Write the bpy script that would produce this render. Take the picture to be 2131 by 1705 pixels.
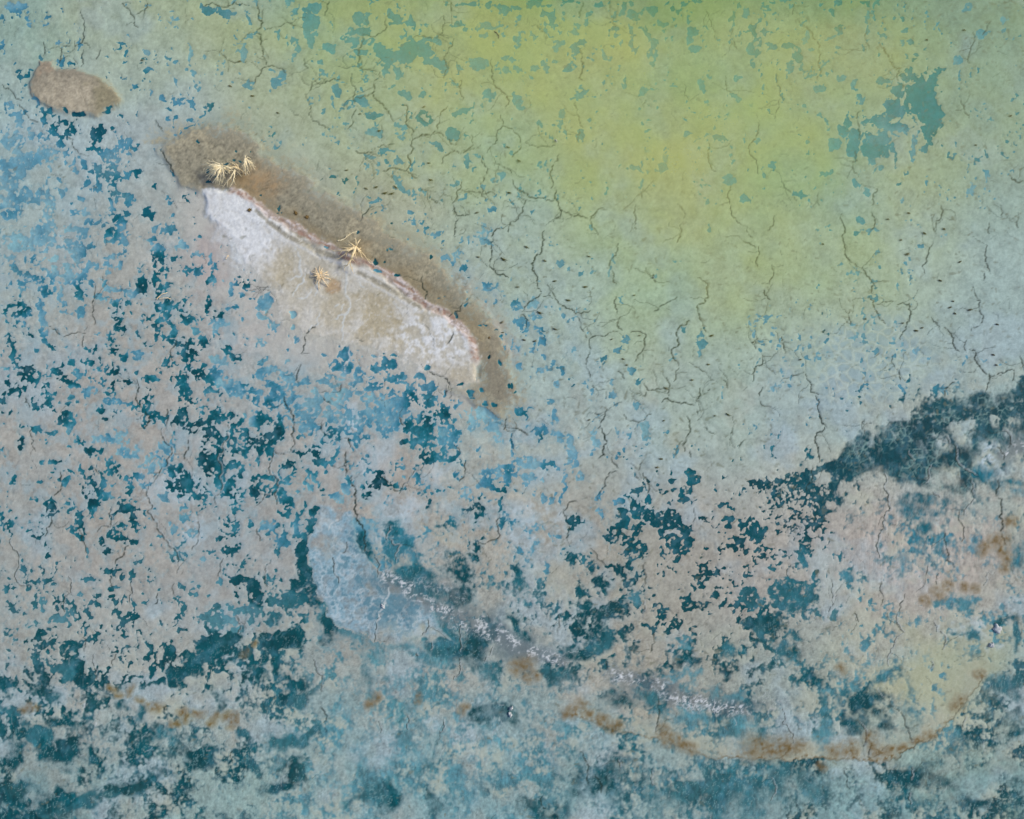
import bpy, bmesh, math, random
import numpy as np
from mathutils import Vector, Matrix

# ---------------------------------------------------------------- camera, sky, sun, exposure
scene = bpy.context.scene
for o in list(bpy.data.objects): bpy.data.objects.remove(o)
COL = scene.collection
S = .03                                   # metres per chart unit
LENS, CAM_H = 24., 2131 * .03 * 24. / 36.
cam = bpy.data.cameras.new('drone_camera'); cam.lens = LENS; cam.sensor_width = 36.; cam.clip_start = .5; cam.clip_end = 6000.
co = bpy.data.objects.new('drone_camera', cam); COL.objects.link(co)
co.location = (0, 0, CAM_H); co.rotation_euler = (0, 0, 0)
scene.camera = co
SUN_EL, SUN_AZ = math.radians(40), math.radians(14)          # azimuth from +x towards +y
sd = Vector((math.cos(SUN_EL) * math.cos(SUN_AZ), math.cos(SUN_EL) * math.sin(SUN_AZ), math.sin(SUN_EL)))
world = bpy.data.worlds.new('World'); scene.world = world; world.use_nodes = True
wn = world.node_tree; wn.nodes.clear()
sky = wn.nodes.new('ShaderNodeTexSky'); sky.sky_type = 'NISHITA'; sky.sun_disc = False
sky.sun_elevation = SUN_EL; sky.sun_rotation = math.atan2(sd.x, sd.y); sky.air_density = 1.; sky.dust_density = 2.5; sky.ozone_density = 1.
bg = wn.nodes.new('ShaderNodeBackground'); bg.inputs['Strength'].default_value = .1
wo = wn.nodes.new('ShaderNodeOutputWorld'); wn.links.new(sky.outputs[0], bg.inputs[0]); wn.links.new(bg.outputs[0], wo.inputs[0])
sl = bpy.data.lights.new('sun', 'SUN'); sl.energy = 1.5; sl.angle = math.radians(10); sl.color = (1., .93, .69)
so = bpy.data.objects.new('sun', sl); COL.objects.link(so); so.rotation_euler = (-sd).to_track_quat('-Z', 'Y').to_euler(); so.location = sd * 60
vs = scene.view_settings; vs.view_transform = 'Standard'; vs.look = 'None'; vs.gamma = 1.; vs.use_curve_mapping = False
vs.exposure = .6
scene.cycles.max_bounces = 8; scene.cycles.transparent_max_bounces = 12
# ---------------------------------------------------------------- survey of the lake bed
# Everything is surveyed in "chart units": 1 unit = S metres, x to the right, y downwards,
# the chart being 2131 x 1705 units.  Sheets of the survey are 533 x 426 units at four times scale.
COV = """2111232122322211
2010112211011111
5410001111011111
5430001100000100
4443100110000100
2244310120001200
3335565220000222
2235522331012522
1222332222223322
2223444333343323
3434456544454315
5545423345544325
6676545464666546"""
TON = """5544444444555555
7754444444445565
3555444444445555
3467865444444444
4575887444444444
6686446544444444
7787556444445788
7757766446878988
7767736647888766
7776745779887665
7888766788887657
8888755557777768
8888656567778878"""
SOF = """0000000000000000
0000000000000000
0000000000000000
0000000000000000
0000000000000000
0000000000000000
0000000000000123
0000000000001345
0000034210001355
0000256543113445
2224556655455555
5666677666666666
7777777777777777"""
BLO = """0012456788887643
0001235677886433
0000123457887432
0000001124665421
0000000012454310
0000000001221100
0000000000110000
0000000000000000
0000000000000000
0000000000000000
0000000000000000
0000000000000000
0000000000000000"""
# colour of the crust, 9 x 7 nodes
CRUST = [
 [(150,168,160),(168,175,155),(164,174,148),(168,172,135),(168,172,130),(165,170,135),(155,168,138),(142,160,142),(130,152,145)],
 [(165,180,184),(168,178,184),(172,176,168),(170,176,158),(166,178,160),(168,174,145),(163,172,145),(158,170,152),(146,162,158)],
 [(166,174,174),(172,168,166),(180,174,176),(175,170,160),(170,180,174),(166,180,166),(166,178,160),(166,178,170),(158,174,174)],
 [(166,168,168),(169,166,163),(166,170,172),(174,168,164),(170,181,180),(168,178,178),(166,177,178),(163,172,170),(152,166,168)],
 [(160,164,163),(164,162,159),(160,165,168),(168,163,158),(173,170,162),(160,158,151),(170,165,160),(170,164,160),(164,162,156)],
 [(158,164,162),(166,170,168),(158,166,164),(148,160,160),(156,161,158),(164,160,150),(150,160,157),(168,172,158),(150,166,162)],
 [(120,146,150),(138,160,160),(142,166,164),(136,166,172),(132,162,168),(150,166,162),(128,154,156),(128,156,156),(118,146,142)]]
SHEETS = dict(A=(0,0),B=(533,0),C=(1066,0),D=(1598,0),E=(0,426),F=(533,426),G=(1066,426),H=(1598,426),
              I=(0,852),J=(533,852),K=(1066,852),L=(1598,852),M=(0,1278),N=(533,1278),O=(1066,1278),P=(1598,1278))
# pools, and dark gaps painted between the top shrubs' boughs: x y rx ry [tone [turn]]
POOLS_AND_GAPS = dict(
A="""130 50 110 70 5;20 160 25 40 6;120 160 18 22 6;985 380 35 30 6;1040 455 22 30 6;1175 490 12 20 8;490 510 22 40 5;340 470 22 28 6;170 600 35 60 7 -20;230 625 40 20 7 20;190 700 30 20 6;180 740 12 30 6;
610 567 14 12 8;300 830 50 20 5 30;410 900 50 18 6 25;520 930 40 15 8 20;640 965 80 25 9 -5;500 1010 55 25 8 25;570 1060 75 40 8 10;520 1110 30 25 6;500 1170 50 40 5;430 1230 50 40 4;880 900 35 20 7 -20;740 1020 12 20 9;
820 1080 70 60 9;810 1150 55 45 8;780 1230 35 30 7;930 1070 20 18 6;1110 1220 40 40 6;1050 1170 60 20 5 30;990 1150 20 35 5;960 1290 20 50 5;1220 600 25 30 6;1270 590 40 15 5;1290 460 20 40 5;1190 420 25 30 3;1220 690 20 30 6;1130 720 25 20 6;1030 640 20 20 6;1230 780 14 50 5;
1350 790 30 40 5 -40;1460 830 70 35 5 30;1590 860 60 45 5 10;1450 950 35 30 5;1390 900 30 15 5;1560 985 30 18 5 20;1740 890 14 30 6;1790 870 14 10 6;1700 880 14 16 6;1350 980 30 12 5;1760 60 75 45 5 15;1860 110 80 40 5 10;1700 15 40 20 5;2020 420 35 60 4 -15;2060 700 40 35 5;2080 290 60 18 4 -30;2055 140 20 30 4;1590 450 20 50 3;1590 610 30 25 3;1660 680 12 60 5;1460 660 20 40 4;
80 850 45 40 4;110 940 60 35 4;150 1010 40 70 4;60 1180 60 50 4;30 1100 30 40 4;240 1130 35 25 4;130 1120 25 30 4;300 1290 60 60 4;200 1340 100 70 4;60 1380 70 80 4;150 1420 80 70 4;60 1520 80 80 4;150 1620 110 50 4;270 1660 60 30 4;40 1690 60 30 4;
900 1440 80 60 6;960 1470 35 30 6;880 1410 30 40 6;700 1360 30 40 5;1060 1450 45 50 6;1150 1450 35 45 7;1285 1525 25 20 8;1010 1600 60 30 6;1085 1640 35 50 6;940 1620 30 30 6;500 1590 55 40 5;720 1530 40 30 5;650 1660 60 30 5;470 1490 40 25 5;630 1440 20 35 5;1390 1660 40 25 6 30;1430 1440 14 40 6 -25;1305 1230 14 16 5;1665 1180 14 18 7;1580 1070 14 12 6;
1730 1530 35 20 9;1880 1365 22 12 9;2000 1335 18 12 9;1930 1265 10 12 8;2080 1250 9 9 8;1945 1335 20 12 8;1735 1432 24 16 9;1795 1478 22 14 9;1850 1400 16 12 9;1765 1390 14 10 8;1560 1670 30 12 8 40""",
B="""440 160 65 60 4;440 240 45 60 4;480 320 35 60 4;480 60 60 40 4 -40;420 80 30 30 4;345 370 30 35 4;590 390 60 40 4;560 360 30 20 4;600 200 15 30 4;310 110 25 20 3;290 30 30 40 3;160 280 18 40 4 15;530 530 35 35 4;860 150 80 50 5;900 230 50 40 5;850 270 80 30 5;930 120 25 40 5;1170 150 50 50 5;1280 180 45 40 5;1130 110 20 40 5;1280 130 30 30 5;
1280 390 90 90 5;1200 450 110 70 5;1100 460 90 60 4;1020 400 40 40 4;1400 420 70 40 5;1380 330 80 30 5;1500 310 40 50 5;1500 510 90 50 5 20;1560 590 30 70 4;1130 530 60 30 4;1090 580 50 25 4 -10;1190 620 35 35 4;830 360 40 50 4;900 350 30 30 4;900 440 60 20 4;820 470 30 20 4;970 350 15 25 4;1640 175 40 25 5;1745 225 35 25 5;1910 200 60 30 5;1890 290 25 30 4;2060 265 20 15 4;1640 690 25 15 4;1840 530 60 50 3;1710 540 25 25 3;1930 790 50 35 3;2090 470 50 25 4;2100 570 60 25 4;2060 60 60 40 5;1950 30 30 40 5;1690 20 60 20 5;1810 20 50 20 5;
170 690 55 50 5;210 620 35 50 5 20;120 580 30 20 4;670 730 50 50 5;690 660 30 30 5;620 840 14 60 4;710 900 25 20 4;880 840 60 50 4;960 960 50 45 5;1010 950 25 30 5;920 980 20 35 5;990 1030 10 40 4;980 1110 60 25 4;1040 1130 40 30 4 -40;1225 780 35 35 4;1370 760 30 30 4 -30;1140 710 25 15 4;1390 970 65 55 6;1650 1110 45 65 5;1720 920 90 25 4 -15;1530 1205 35 35 5;1480 1180 30 15 4;1220 1120 40 40 3;1190 1060 25 20 3;1060 1250 45 25 5;1055 1320 20 18 6;1130 1230 25 20 4;1165 1350 35 30 4;1180 1490 25 55 5 -35;1225 1560 15 20 5;1290 1600 15 40 4 -30;830 1530 12 60 7 10;970 1670 45 18 5;935 1650 12 22 7;1000 1655 15 20 6;1630 1510 35 25 3;1760 1350 30 50 4 -20;1800 1420 15 25 4;2020 1440 40 20 3;1725 1665 25 15 4;700 1480 10 12 8;735 1470 9 10 8;715 1510 12 14 8;640 1490 13 14 8;525 1480 8 15 9;205 1065 8 12 8;125 1110 10 15 7;180 1225 14 14 5;14 1625 18 16 9;685 1625 14 12 6;600 1430 12 10 6""",
C="""200 20 80 40 5;320 10 60 15 5;480 8 60 15 5;30 30 50 30 5;300 110 60 25 5;330 140 40 40 5;250 100 20 30 5;430 90 15 30 4;650 95 45 20 5;620 150 12 50 4;540 185 35 18 5;510 240 40 30 5;555 340 50 30 5;525 390 30 40 5;410 360 45 25 4;360 410 20 30 3;740 30 40 30 5;920 60 30 60 5 20;1010 20 40 20 5;1020 90 50 30 5;1040 130 30 15 6;1140 80 50 45 5;1230 200 70 22 6;1350 190 30 12 4;860 230 40 25 5;800 270 20 35 5;890 290 25 20 4;1000 250 18 60 5;1000 340 25 50 4;1020 390 30 18 5;1180 380 45 45 4;1215 450 15 40 4;1160 420 20 20 4;1500 250 40 50 6;1490 320 30 40 5;1540 400 50 25 5 -10;1490 120 15 40 5;1430 20 25 15 5;1850 130 30 35 7;1850 220 12 40 5;1960 80 40 40 5;2030 230 35 45 7;2040 300 20 50 6;2000 400 40 40 6;2070 430 25 40 6;2025 490 15 30 5;780 440 50 25 4 25;350 520 25 18 5;465 550 35 35 5;265 540 20 50 4;200 560 40 15 4;290 600 12 30 4;100 260 50 18 4;20 290 25 20 4;50 580 25 20 5;20 490 25 25 4;150 640 20 18 4;
50 830 70 50 3 30;80 880 35 25 3;930 700 18 45 5 10;1110 760 40 45 5;410 940 22 30 4;385 1040 25 45 4;240 1025 50 22 4 15;440 1120 18 50 4;575 1110 25 50 4 10;1600 720 25 50 5 -25;1870 800 40 28 4 20;1890 640 25 25 4;2075 710 14 30 4;1730 1140 55 25 4 15;1470 1110 35 20 4;1010 1410 60 18 4;1050 1360 15 40 4;1260 1380 50 30 4 -30;1300 1300 12 50 4;1120 1410 15 20 4;1090 1500 15 50 3;1820 1480 65 45 4;1640 1560 20 14 4;1950 1670 30 25 4;2110 1470 25 40 4;560 760 60 25 4 -20;490 810 40 15 4;2040 1150 40 15 3""",
D="""1050 880 60 60 5;1080 950 90 70 5;960 1010 70 60 5;1060 1080 110 60 5;900 1150 110 60 5;900 1240 120 70 6;1010 1250 70 60 6;860 1340 50 30 5;720 1220 55 90 5;640 1080 50 50 5;660 1010 25 40 5;820 990 40 25 5;890 980 30 25 5;560 1180 55 60 4;720 1100 35 50 5;1070 1300 15 60 5;1220 1200 15 120 4;1310 1225 45 40 6;910 1395 25 20 5;1080 760 60 60 5;740 690 25 45 4;765 810 25 50 4;975 670 50 20 5;1590 500 40 50 5;1595 580 12 30 5;200 390 60 40 7;240 460 30 40 6;270 540 20 30 5;45 380 30 20 5;200 570 12 60 4;580 190 30 40 7;630 210 25 10 5;530 290 50 15 5 -25;530 100 25 22 6;570 30 30 25 5;820 20 40 25 7;900 30 25 18 6;850 200 15 90 4 10;1130 125 18 22 6;1150 240 35 20 5;1210 345 40 25 6;1115 360 30 25 5;1335 405 18 10 6;1780 270 50 25 4 -25;1970 130 25 40 4;1670 60 30 30 4;1980 245 30 20 4;350 290 25 50 4;375 380 25 20 4;450 720 40 40 4 30;320 890 18 35 4;490 1010 20 50 4 -20;430 955 30 15 4;630 660 40 30 3 30;760 1510 40 35 4 30;860 1570 35 30 3;1690 1570 40 45 4;1820 1470 30 40 4;480 1450 30 20 4;60 1390 30 25 4;215 1600 18 30 5;260 1620 30 15 5;80 650 12 60 4;130 790 14 60 4 -15""",
E="""60 80 80 60 4;180 310 150 80 4;320 230 90 60 4;600 230 60 25 4;680 260 50 60 4;640 370 90 60 5;760 350 60 30 5;450 440 50 30 3;640 80 60 40 4;750 140 60 30 5;960 120 40 40 6;1040 80 40 40 6;1230 40 40 60 8;920 240 40 50 7;940 430 60 30 5;900 480 40 20 5;1000 250 20 80 5;1300 330 80 30 5 20;1250 280 30 40 6;1490 330 60 50 4;1340 420 40 50 8;1430 440 50 25 8;1330 530 30 30 7;1170 650 60 70 8;1200 700 40 50 8;1280 580 40 40 8;1370 680 40 30 8;1330 740 30 25 8;1540 555 18 25 8;1470 570 15 18 8;1640 545 60 35 5;1630 265 30 25 6;1740 430 20 40 5;1680 390 50 20 4;1740 660 20 50 7;1280 170 30 40 5;
100 540 40 40 6 30;160 580 50 40 6;230 610 60 30 5;370 640 110 45 5;520 650 70 50 5;560 620 40 30 4;380 720 60 50 5;480 760 50 50 5;500 830 40 40 6;660 760 50 40 7;650 880 45 60 6;560 890 40 30 5;180 680 30 40 6;100 830 80 25 8;150 830 40 60 7;50 900 25 60 7;90 1000 40 25 7 35;340 880 40 60 4;340 1010 40 100 5;350 1110 30 50 6;420 1190 30 35 8;320 1200 40 15 6;70 1200 30 50 8;110 1280 45 40 8;250 1090 25 20 7;
860 660 40 40 7;930 710 50 30 5;840 790 40 20 6;1080 740 70 50 4;1060 820 30 30 8;1000 850 30 12 8;1000 960 35 50 8 -30;1030 1040 40 30 8;1150 1080 30 25 8;1330 860 50 40 6;1420 840 40 60 8;1410 930 40 50 8;1330 990 50 35 8;1440 1050 40 60 8;1450 1130 60 30 8;1370 1120 40 25 8;1560 1150 60 20 8;1580 940 50 40 8;1620 1030 40 40 7;1680 1130 45 60 7;1730 860 50 45 8;1800 910 50 30 8 30;1840 990 80 45 4;1940 850 60 30 5;1930 690 40 60 4;1880 1200 70 35 8 35;1950 1260 50 30 8;1820 1290 90 50 4;1580 1290 50 90 8;1530 1220 40 40 8;1680 1400 50 50 8;1750 1450 60 50 7;1800 1400 60 60 5;1960 1520 90 80 4;1740 1560 60 50 7;1570 1560 50 50 8;1530 1390 30 50 8;1370 1310 40 50 8;1170 1260 80 40 5;1010 1260 40 40 6;930 1130 25 40 8;950 1220 30 20 8;1250 1170 35 18 8;780 1160 20 14 8;730 1310 60 40 8;690 1280 25 35 8;820 1290 18 25 8;600 1320 40 35 7;640 1400 50 40 6;530 1450 90 50 8 20;440 1390 50 40 7 25;600 1500 40 30 6;260 1380 60 30 8;190 1440 70 40 8;70 1500 60 40 8;110 1540 70 25 8;330 1430 25 30 7;380 1620 80 30 8 -15;270 1680 40 30 8;580 1620 40 30 7;10 1620 30 60 8;70 1580 30 20 8;520 1680 50 25 6;730 1560 70 50 5;900 1570 60 30 7 25;940 1650 80 40 5;940 1440 25 40 8;1250 1450 50 25 8;1100 1460 25 25 8;850 1400 12 80 6;1230 1520 25 15 8""",
F="""60 800 80 70 4;50 930 60 60 4;120 1000 40 40 4;310 900 40 45 4;300 1030 40 20 4;340 1130 35 30 4;210 1220 15 25 4;550 1260 35 18 5;730 1240 50 60 5;680 1330 60 50 5;760 1350 50 40 5;850 1400 50 50 5;630 1300 30 20 5;1070 1340 120 45 6;1100 1430 50 60 6;1140 1270 25 15 8;1180 1275 12 12 8;1065 1235 10 10 8;1440 1345 28 25 7;1200 1420 60 40 6;1220 1500 60 50 6;1370 1420 50 40 6;410 1480 60 30 5;270 1420 90 40 5;60 1390 90 60 5;30 1300 50 40 6;560 1500 50 40 4;640 1520 60 20 5;150 1560 150 90 5;400 1640 200 70 4;700 1600 150 70 4;950 1620 140 80 4;1180 1620 80 60 5;1440 1520 80 50 5;1450 1640 90 70 6;850 1500 50 40 5;1000 1500 60 50 5;
995 485 28 32 9;1070 485 15 15 9;1190 605 22 12 9;1100 355 12 10 9;1135 350 14 10 8;845 238 16 14 9;1665 905 22 20 9;1750 820 25 14 8;1855 1020 18 12 8;1985 1050 14 10 8;1950 1280 25 20 9;2055 1325 25 18 8;1900 998 10 8 8;1870 1550 18 28 8;1770 1600 35 22 8 30;1810 1640 20 12 8;1910 1670 22 14 9;1980 1660 25 20 8;1435 435 12 18 7;1725 520 35 28 6;1750 560 12 18 8;1395 195 20 35 6 20;1500 215 50 30 4;1300 40 30 25 4;1270 120 30 20 4;1960 50 50 30 4 -30;1680 380 40 50 4;1550 340 15 40 4;1600 440 60 30 4;1640 480 20 30 5;1900 280 40 40 4;1840 150 15 15 4;1920 680 35 35 5;570 390 26 12 5;1010 555 35 18 5;2110 1480 20 20 8;1710 1495 15 15 8;195 20 11 15 9;185 60 10 10 9;230 60 11 13 9;1510 772 8 8 9;1535 767 8 9 9;1130 155 10 10 8""",
G="""400 500 45 40 4;595 550 30 30 4;490 530 12 30 3;180 830 55 50 4 -30;40 820 40 50 5;80 980 80 50 5;110 1030 40 30 6;180 930 40 30 4;240 1020 50 30 5;250 1090 45 25 5;270 1160 40 50 5;260 1250 25 25 5;200 1200 15 20 5;145 1220 20 20 4;70 1330 25 25 5;280 1360 70 25 5;230 1380 20 25 5;410 1395 30 25 5;490 1470 10 22 7;360 1500 20 25 4;515 1230 15 40 3;320 1640 45 20 6 15;330 1690 18 40 5;45 1550 20 15 7;10 1490 12 20 8;890 1220 30 40 5 -35;920 1130 18 50 4;770 1300 35 40 5;1000 1370 30 20 4;1060 1470 40 30 5;870 1590 25 80 4;840 1610 30 25 4;1050 1670 35 35 5;1590 1170 55 50 5;1570 1250 35 30 5;1590 1090 20 25 4;1340 1280 30 30 4;790 540 10 50 3;840 390 12 50 3;1980 980 15 50 3;2040 1060 15 40 3;1620 195 14 22 4;650 160 20 40 3;1885 1340 12 25 3;1760 1590 8 40 3;1360 470 20 15 4;1190 560 20 14 3;940 790 20 20 3;1430 1010 25 18 5;710 890 15 15 4""",
H="""790 125 45 30 5;760 230 25 22 5;850 205 45 14 4 -10;940 515 20 20 4;920 420 20 30 4;1195 520 16 16 4;1280 350 35 20 4 20;1470 250 40 15 4 -30;1230 170 25 18 4;830 1090 45 30 4;720 1110 15 12 4;810 1150 20 22 4;920 1165 18 18 4;900 1250 40 25 5;780 1225 20 10 4;760 1300 25 30 5;985 1270 18 15 4;1070 1240 28 25 4;1260 1205 40 15 4 -30;1310 1280 25 12 4;860 1200 20 15 4;775 1060 10 25 4;380 1110 14 12 4;1130 1510 25 20 4;800 1380 30 15 4;1140 1190 12 30 4;580 1455 11 11 8;465 1075 8 9 9;440 910 14 8 6""",
I="""540 110 70 70 7;560 170 40 40 6;640 245 65 35 8;170 260 25 60 8;210 160 30 15 8;310 180 30 40 8;410 200 30 25 7;395 290 20 25 7;440 440 60 30 8 10;890 110 45 22 8 30;840 20 50 30 7;790 340 90 50 7;860 240 110 40 4;1010 260 90 70 4;1070 350 110 60 4;1350 290 60 60 4;1330 420 80 40 4;1270 480 120 60 4;1180 590 90 45 5;1380 340 50 30 4;1500 80 60 70 8;1600 150 80 60 8;1700 100 90 70 8;1760 200 90 45 8;1800 40 60 60 8;1880 40 60 40 7;1950 120 50 50 8;1990 200 60 60 8;2060 260 60 60 8;2090 60 40 60 5;1990 350 70 60 7;
1470 500 70 70 7;1450 600 90 60 8;1550 590 60 40 8;1600 610 40 35 8;1690 440 50 60 8;1720 540 25 60 8;1840 490 50 40 7;1960 490 90 25 7;1840 560 40 40 7;1860 640 50 40 7;1990 555 25 20 8;2100 710 40 40 8;2110 590 20 40 8;1630 720 50 40 8;1500 690 40 15 8;1360 730 60 40 5;1700 800 25 14 8;720 590 55 25 8;760 640 30 60 7 -30;840 640 40 60 6;860 720 60 40 6;790 700 40 25 7 -30;700 720 35 35 8;790 790 50 40 8 20;930 530 70 40 8 20;990 560 40 25 8;860 530 50 15 8 10;1060 690 30 30 7;1010 780 60 30 8;1030 840 70 40 8 35;1090 900 40 60 8;1110 970 35 40 8;1040 600 40 30 6;
415 800 30 70 8;420 870 18 50 8;550 600 50 25 7 -20;520 800 25 20 7;290 600 30 22 8;110 600 25 40 7;670 930 35 60 8;305 740 35 15 7;75 970 35 40 8;290 1050 45 25 8 -10;940 1040 80 45 8;840 1110 45 60 8;980 1080 60 40 8;1000 960 40 15 7;600 990 25 30 7;1110 1095 30 30 8;890 1215 35 40 8;360 1140 20 25 8;360 1210 14 40 8;170 1240 20 35 7;160 1320 40 30 7;560 1260 30 15 8 40;1125 1280 50 30 6;890 1330 30 30 7;1025 1390 20 30 8 -30;1100 1390 30 40 7;1230 1325 25 20 8;735 1420 35 25 7;1275 1415 25 15 7 -40;980 1470 40 25 7;960 1350 20 50 8 30;370 1410 50 25 7 -35;410 1455 25 14 7;45 1520 25 45 7;680 1540 30 20 6;810 1540 25 35 7;925 1580 40 20 8;235 1630 30 40 7;320 1640 25 40 6;50 1660 40 40 7;530 1620 25 80 7;450 1680 30 25 8;1080 1675 20 18 8;710 1180 20 50 6;930 1500 15 30 8;
1540 920 60 35 6;1420 990 40 50 5;1600 1030 40 40 4;1480 1030 40 20 4;1955 970 35 60 7;1940 1040 30 30 8;1850 1080 50 30 8;1900 1190 60 40 8;1980 1150 40 30 8;1750 1195 60 18 7;1560 1230 40 30 5;2010 1320 50 30 7;2010 1420 100 50 8;2090 1500 50 90 8;2100 1600 60 60 8;1700 1265 30 25 3;1620 1430 25 15 5;1840 1430 40 40 6;1950 1540 25 20 8;2000 1660 100 50 6;1820 1680 40 30 7;2100 960 30 60 7""",
J="""100 250 130 60 8;60 340 80 60 8;180 190 70 60 8;20 100 60 60 7;270 470 60 35 7 -15;380 380 60 25 7;440 530 60 25 7 20;170 540 30 60 8;240 600 60 40 7;220 720 90 60 7;60 570 60 40 7;0 740 30 40 7;430 660 50 25 7 -25;410 790 25 40 7;490 850 40 40 8;470 960 50 60 8;390 1130 65 70 8;380 1200 40 50 8;310 960 30 60 6;330 1030 40 40 6;190 970 40 25 6;90 960 50 50 5;200 1090 60 50 5;1400 220 110 90 8;1380 300 120 60 8;1490 380 140 60 8;1560 430 130 40 7;1600 250 90 120 6;1560 60 60 60 7;1280 140 60 40 7;1240 250 40 30 8;1480 130 60 50 7;
1100 140 100 60 4;900 60 130 60 3;640 60 120 50 4;420 50 120 50 4;1000 60 80 60 4;1180 60 120 60 5;400 140 80 30 4;1030 610 60 50 9;1110 630 70 20 8 30;1180 670 40 20 8 20;950 690 50 30 8;910 720 30 20 8;760 590 50 40 7;750 640 60 60 5;680 730 80 40 5;1950 120 70 100 3;1880 50 60 60 3;1800 130 50 60 3;1990 220 50 80 3;1960 520 130 50 4;1920 580 80 30 4;1900 640 90 40 4;1670 540 20 40 5;2090 520 40 80 6;2040 640 60 30 8;2030 760 30 70 7;1810 840 100 35 8;1850 900 20 50 8;1630 930 30 50 7;1560 970 40 15 8;1510 650 14 14 7;1540 690 30 12 7;1600 650 25 16 7;1320 550 40 40 6;1450 720 30 15 7;1440 790 30 20 8;1410 840 25 22 8;1680 1320 110 80 8;1640 1230 60 50 7;1730 1400 80 50 8;1840 1150 30 50 8;1820 1240 50 40 8;
420 1520 60 140 8;340 1420 80 80 8;300 1600 130 100 7;480 1640 60 60 8;840 1120 60 60 8;870 1230 70 50 8;780 1110 40 60 7;1150 1000 80 70 7;1200 1150 130 130 6;1300 1420 240 120 7;1500 1500 120 100 7;1700 1580 120 100 8;560 250 30 30 6;490 420 60 20 7;545 630 30 40 7;300 800 20 40 6;240 870 25 20 7""",
K="""240 200 90 50 5;260 240 40 30 7;390 200 40 60 4;470 260 40 60 3;490 400 50 110 4;120 450 80 60 4;280 460 70 50 6;570 550 60 50 4;150 580 80 35 4;130 610 20 40 4;80 30 50 45 6;340 40 20 60 4;270 730 45 55 5;430 650 20 150 5;340 790 20 40 5;730 720 20 80 4 30;740 830 25 40 4 -20;0 300 15 90 5;10 480 35 90 5;1040 820 70 80 7;920 900 60 100 7;1150 880 60 80 8;1280 950 140 110 8;1400 1080 120 140 8;1050 1000 80 80 8;900 1020 110 60 8;820 1060 60 35 8;990 1140 60 90 8;1090 1180 40 80 8;1040 1230 40 40 7;1300 1050 60 60 8;1420 1180 90 60 8;
500 940 60 60 8;480 1010 15 30 8;480 1240 35 70 8;880 1340 90 35 9;980 1320 50 20 8;1030 1345 20 30 7;650 1310 35 50 8;720 1420 60 50 9;770 1460 60 20 9;790 1520 20 30 8;600 1510 14 12 8;620 1660 70 50 8;860 1680 150 60 9;490 1645 20 18 8;800 990 22 20 8;740 1055 20 15 8;1480 560 60 80 7;1470 680 40 60 7;1440 740 50 25 7;1310 600 30 30 8;1330 680 30 20 8;1270 680 20 20 8;1310 520 15 60 7;1990 620 70 35 9;2110 600 30 50 9;1570 925 50 22 9;1800 920 60 40 8;1900 910 40 30 8;1810 980 35 30 9;1950 950 50 40 8;1700 1000 30 12 9 -30;1750 1030 25 18 9;1750 1135 30 10 9;1880 1090 40 50 9;2030 1050 110 90 8;1840 1170 50 35 9;1920 1190 40 30 9;2080 1230 50 40 9;1260 1230 14 40 8;1360 1270 18 10 8;1600 1340 60 50 9;1740 1360 60 40 9;1660 1300 30 25 9;1520 1400 40 12 9;1460 1580 50 70 8;1600 1640 70 45 9;1720 1560 50 50 8;1720 1490 35 20 9;1480 1660 60 35 8;1760 1660 30 25 8;1020 1580 50 40 6;1920 1460 25 20 8;1980 1580 100 80 7;70 1450 40 90 7;30 1350 40 40 8;
1130 720 30 40 6;900 760 60 30 5;1360 350 30 25 4;1130 180 40 90 3;850 190 14 70 4;975 225 25 30 4;720 240 35 60 3;1280 200 25 25 4;200 1150 20 60 4 30;1760 820 90 14 8 5;1660 900 12 30 8;1420 700 30 25 7""",
L="""1250 780 170 110 7;1500 1590 90 34 6;1640 1610 60 40 6;1720 1580 40 30 6;2070 1230 80 120 7;200 1560 220 160 7;1420 880 60 30 7;1330 1000 30 30 7;1900 640 70 40 7;2050 610 80 30 7;1800 560 90 60 6;310 1200 60 90 6;60 1210 30 14 8;90 1290 40 20 7;30 1340 30 40 7;660 1380 40 30 6;270 455 18 16 8;1120 1320 30 60 6 20;2080 700 50 20 6""",
M="""210 40 20 20 6;270 95 50 22 6;460 40 80 40 6;460 150 50 25 8;360 230 60 60 8;430 310 90 50 8;630 400 90 90 8;560 500 170 80 7;740 520 60 60 8;1010 40 50 20 7;1160 120 15 30 8;1160 260 50 60 8;1130 330 60 40 8;1400 260 90 70 8;1430 340 90 60 8;1560 400 200 110 8;1830 260 150 90 8;1900 150 80 50 6;1760 60 90 60 6;1860 60 70 60 4;1640 330 80 60 8;1420 500 80 60 7;1780 370 100 80 8;1980 420 50 50 8;70 650 110 70 8;400 660 120 90 8;310 560 50 40 8;1310 620 60 40 8;1430 560 80 50 8;500 760 80 80 7;960 760 80 50 8;1130 830 50 80 7;1810 720 40 90 8;60 900 80 90 7;300 1060 150 80 7;560 980 90 50 8;700 970 70 50 8;100 1180 140 80 8;430 1190 180 90 8;800 1220 90 50 8;1300 1020 100 60 8;1430 1050 80 50 7;1700 1180 130 100 8;1650 1270 100 60 8;180 1450 180 90 8;450 1470 100 90 8;600 1560 260 120 7;1100 1440 180 120 8;1000 1560 120 80 7;1350 1400 120 50 8;250 1650 220 70 8;1980 1670 100 40 9;2050 1000 90 60 7;2080 1290 60 40 7""",
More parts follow.
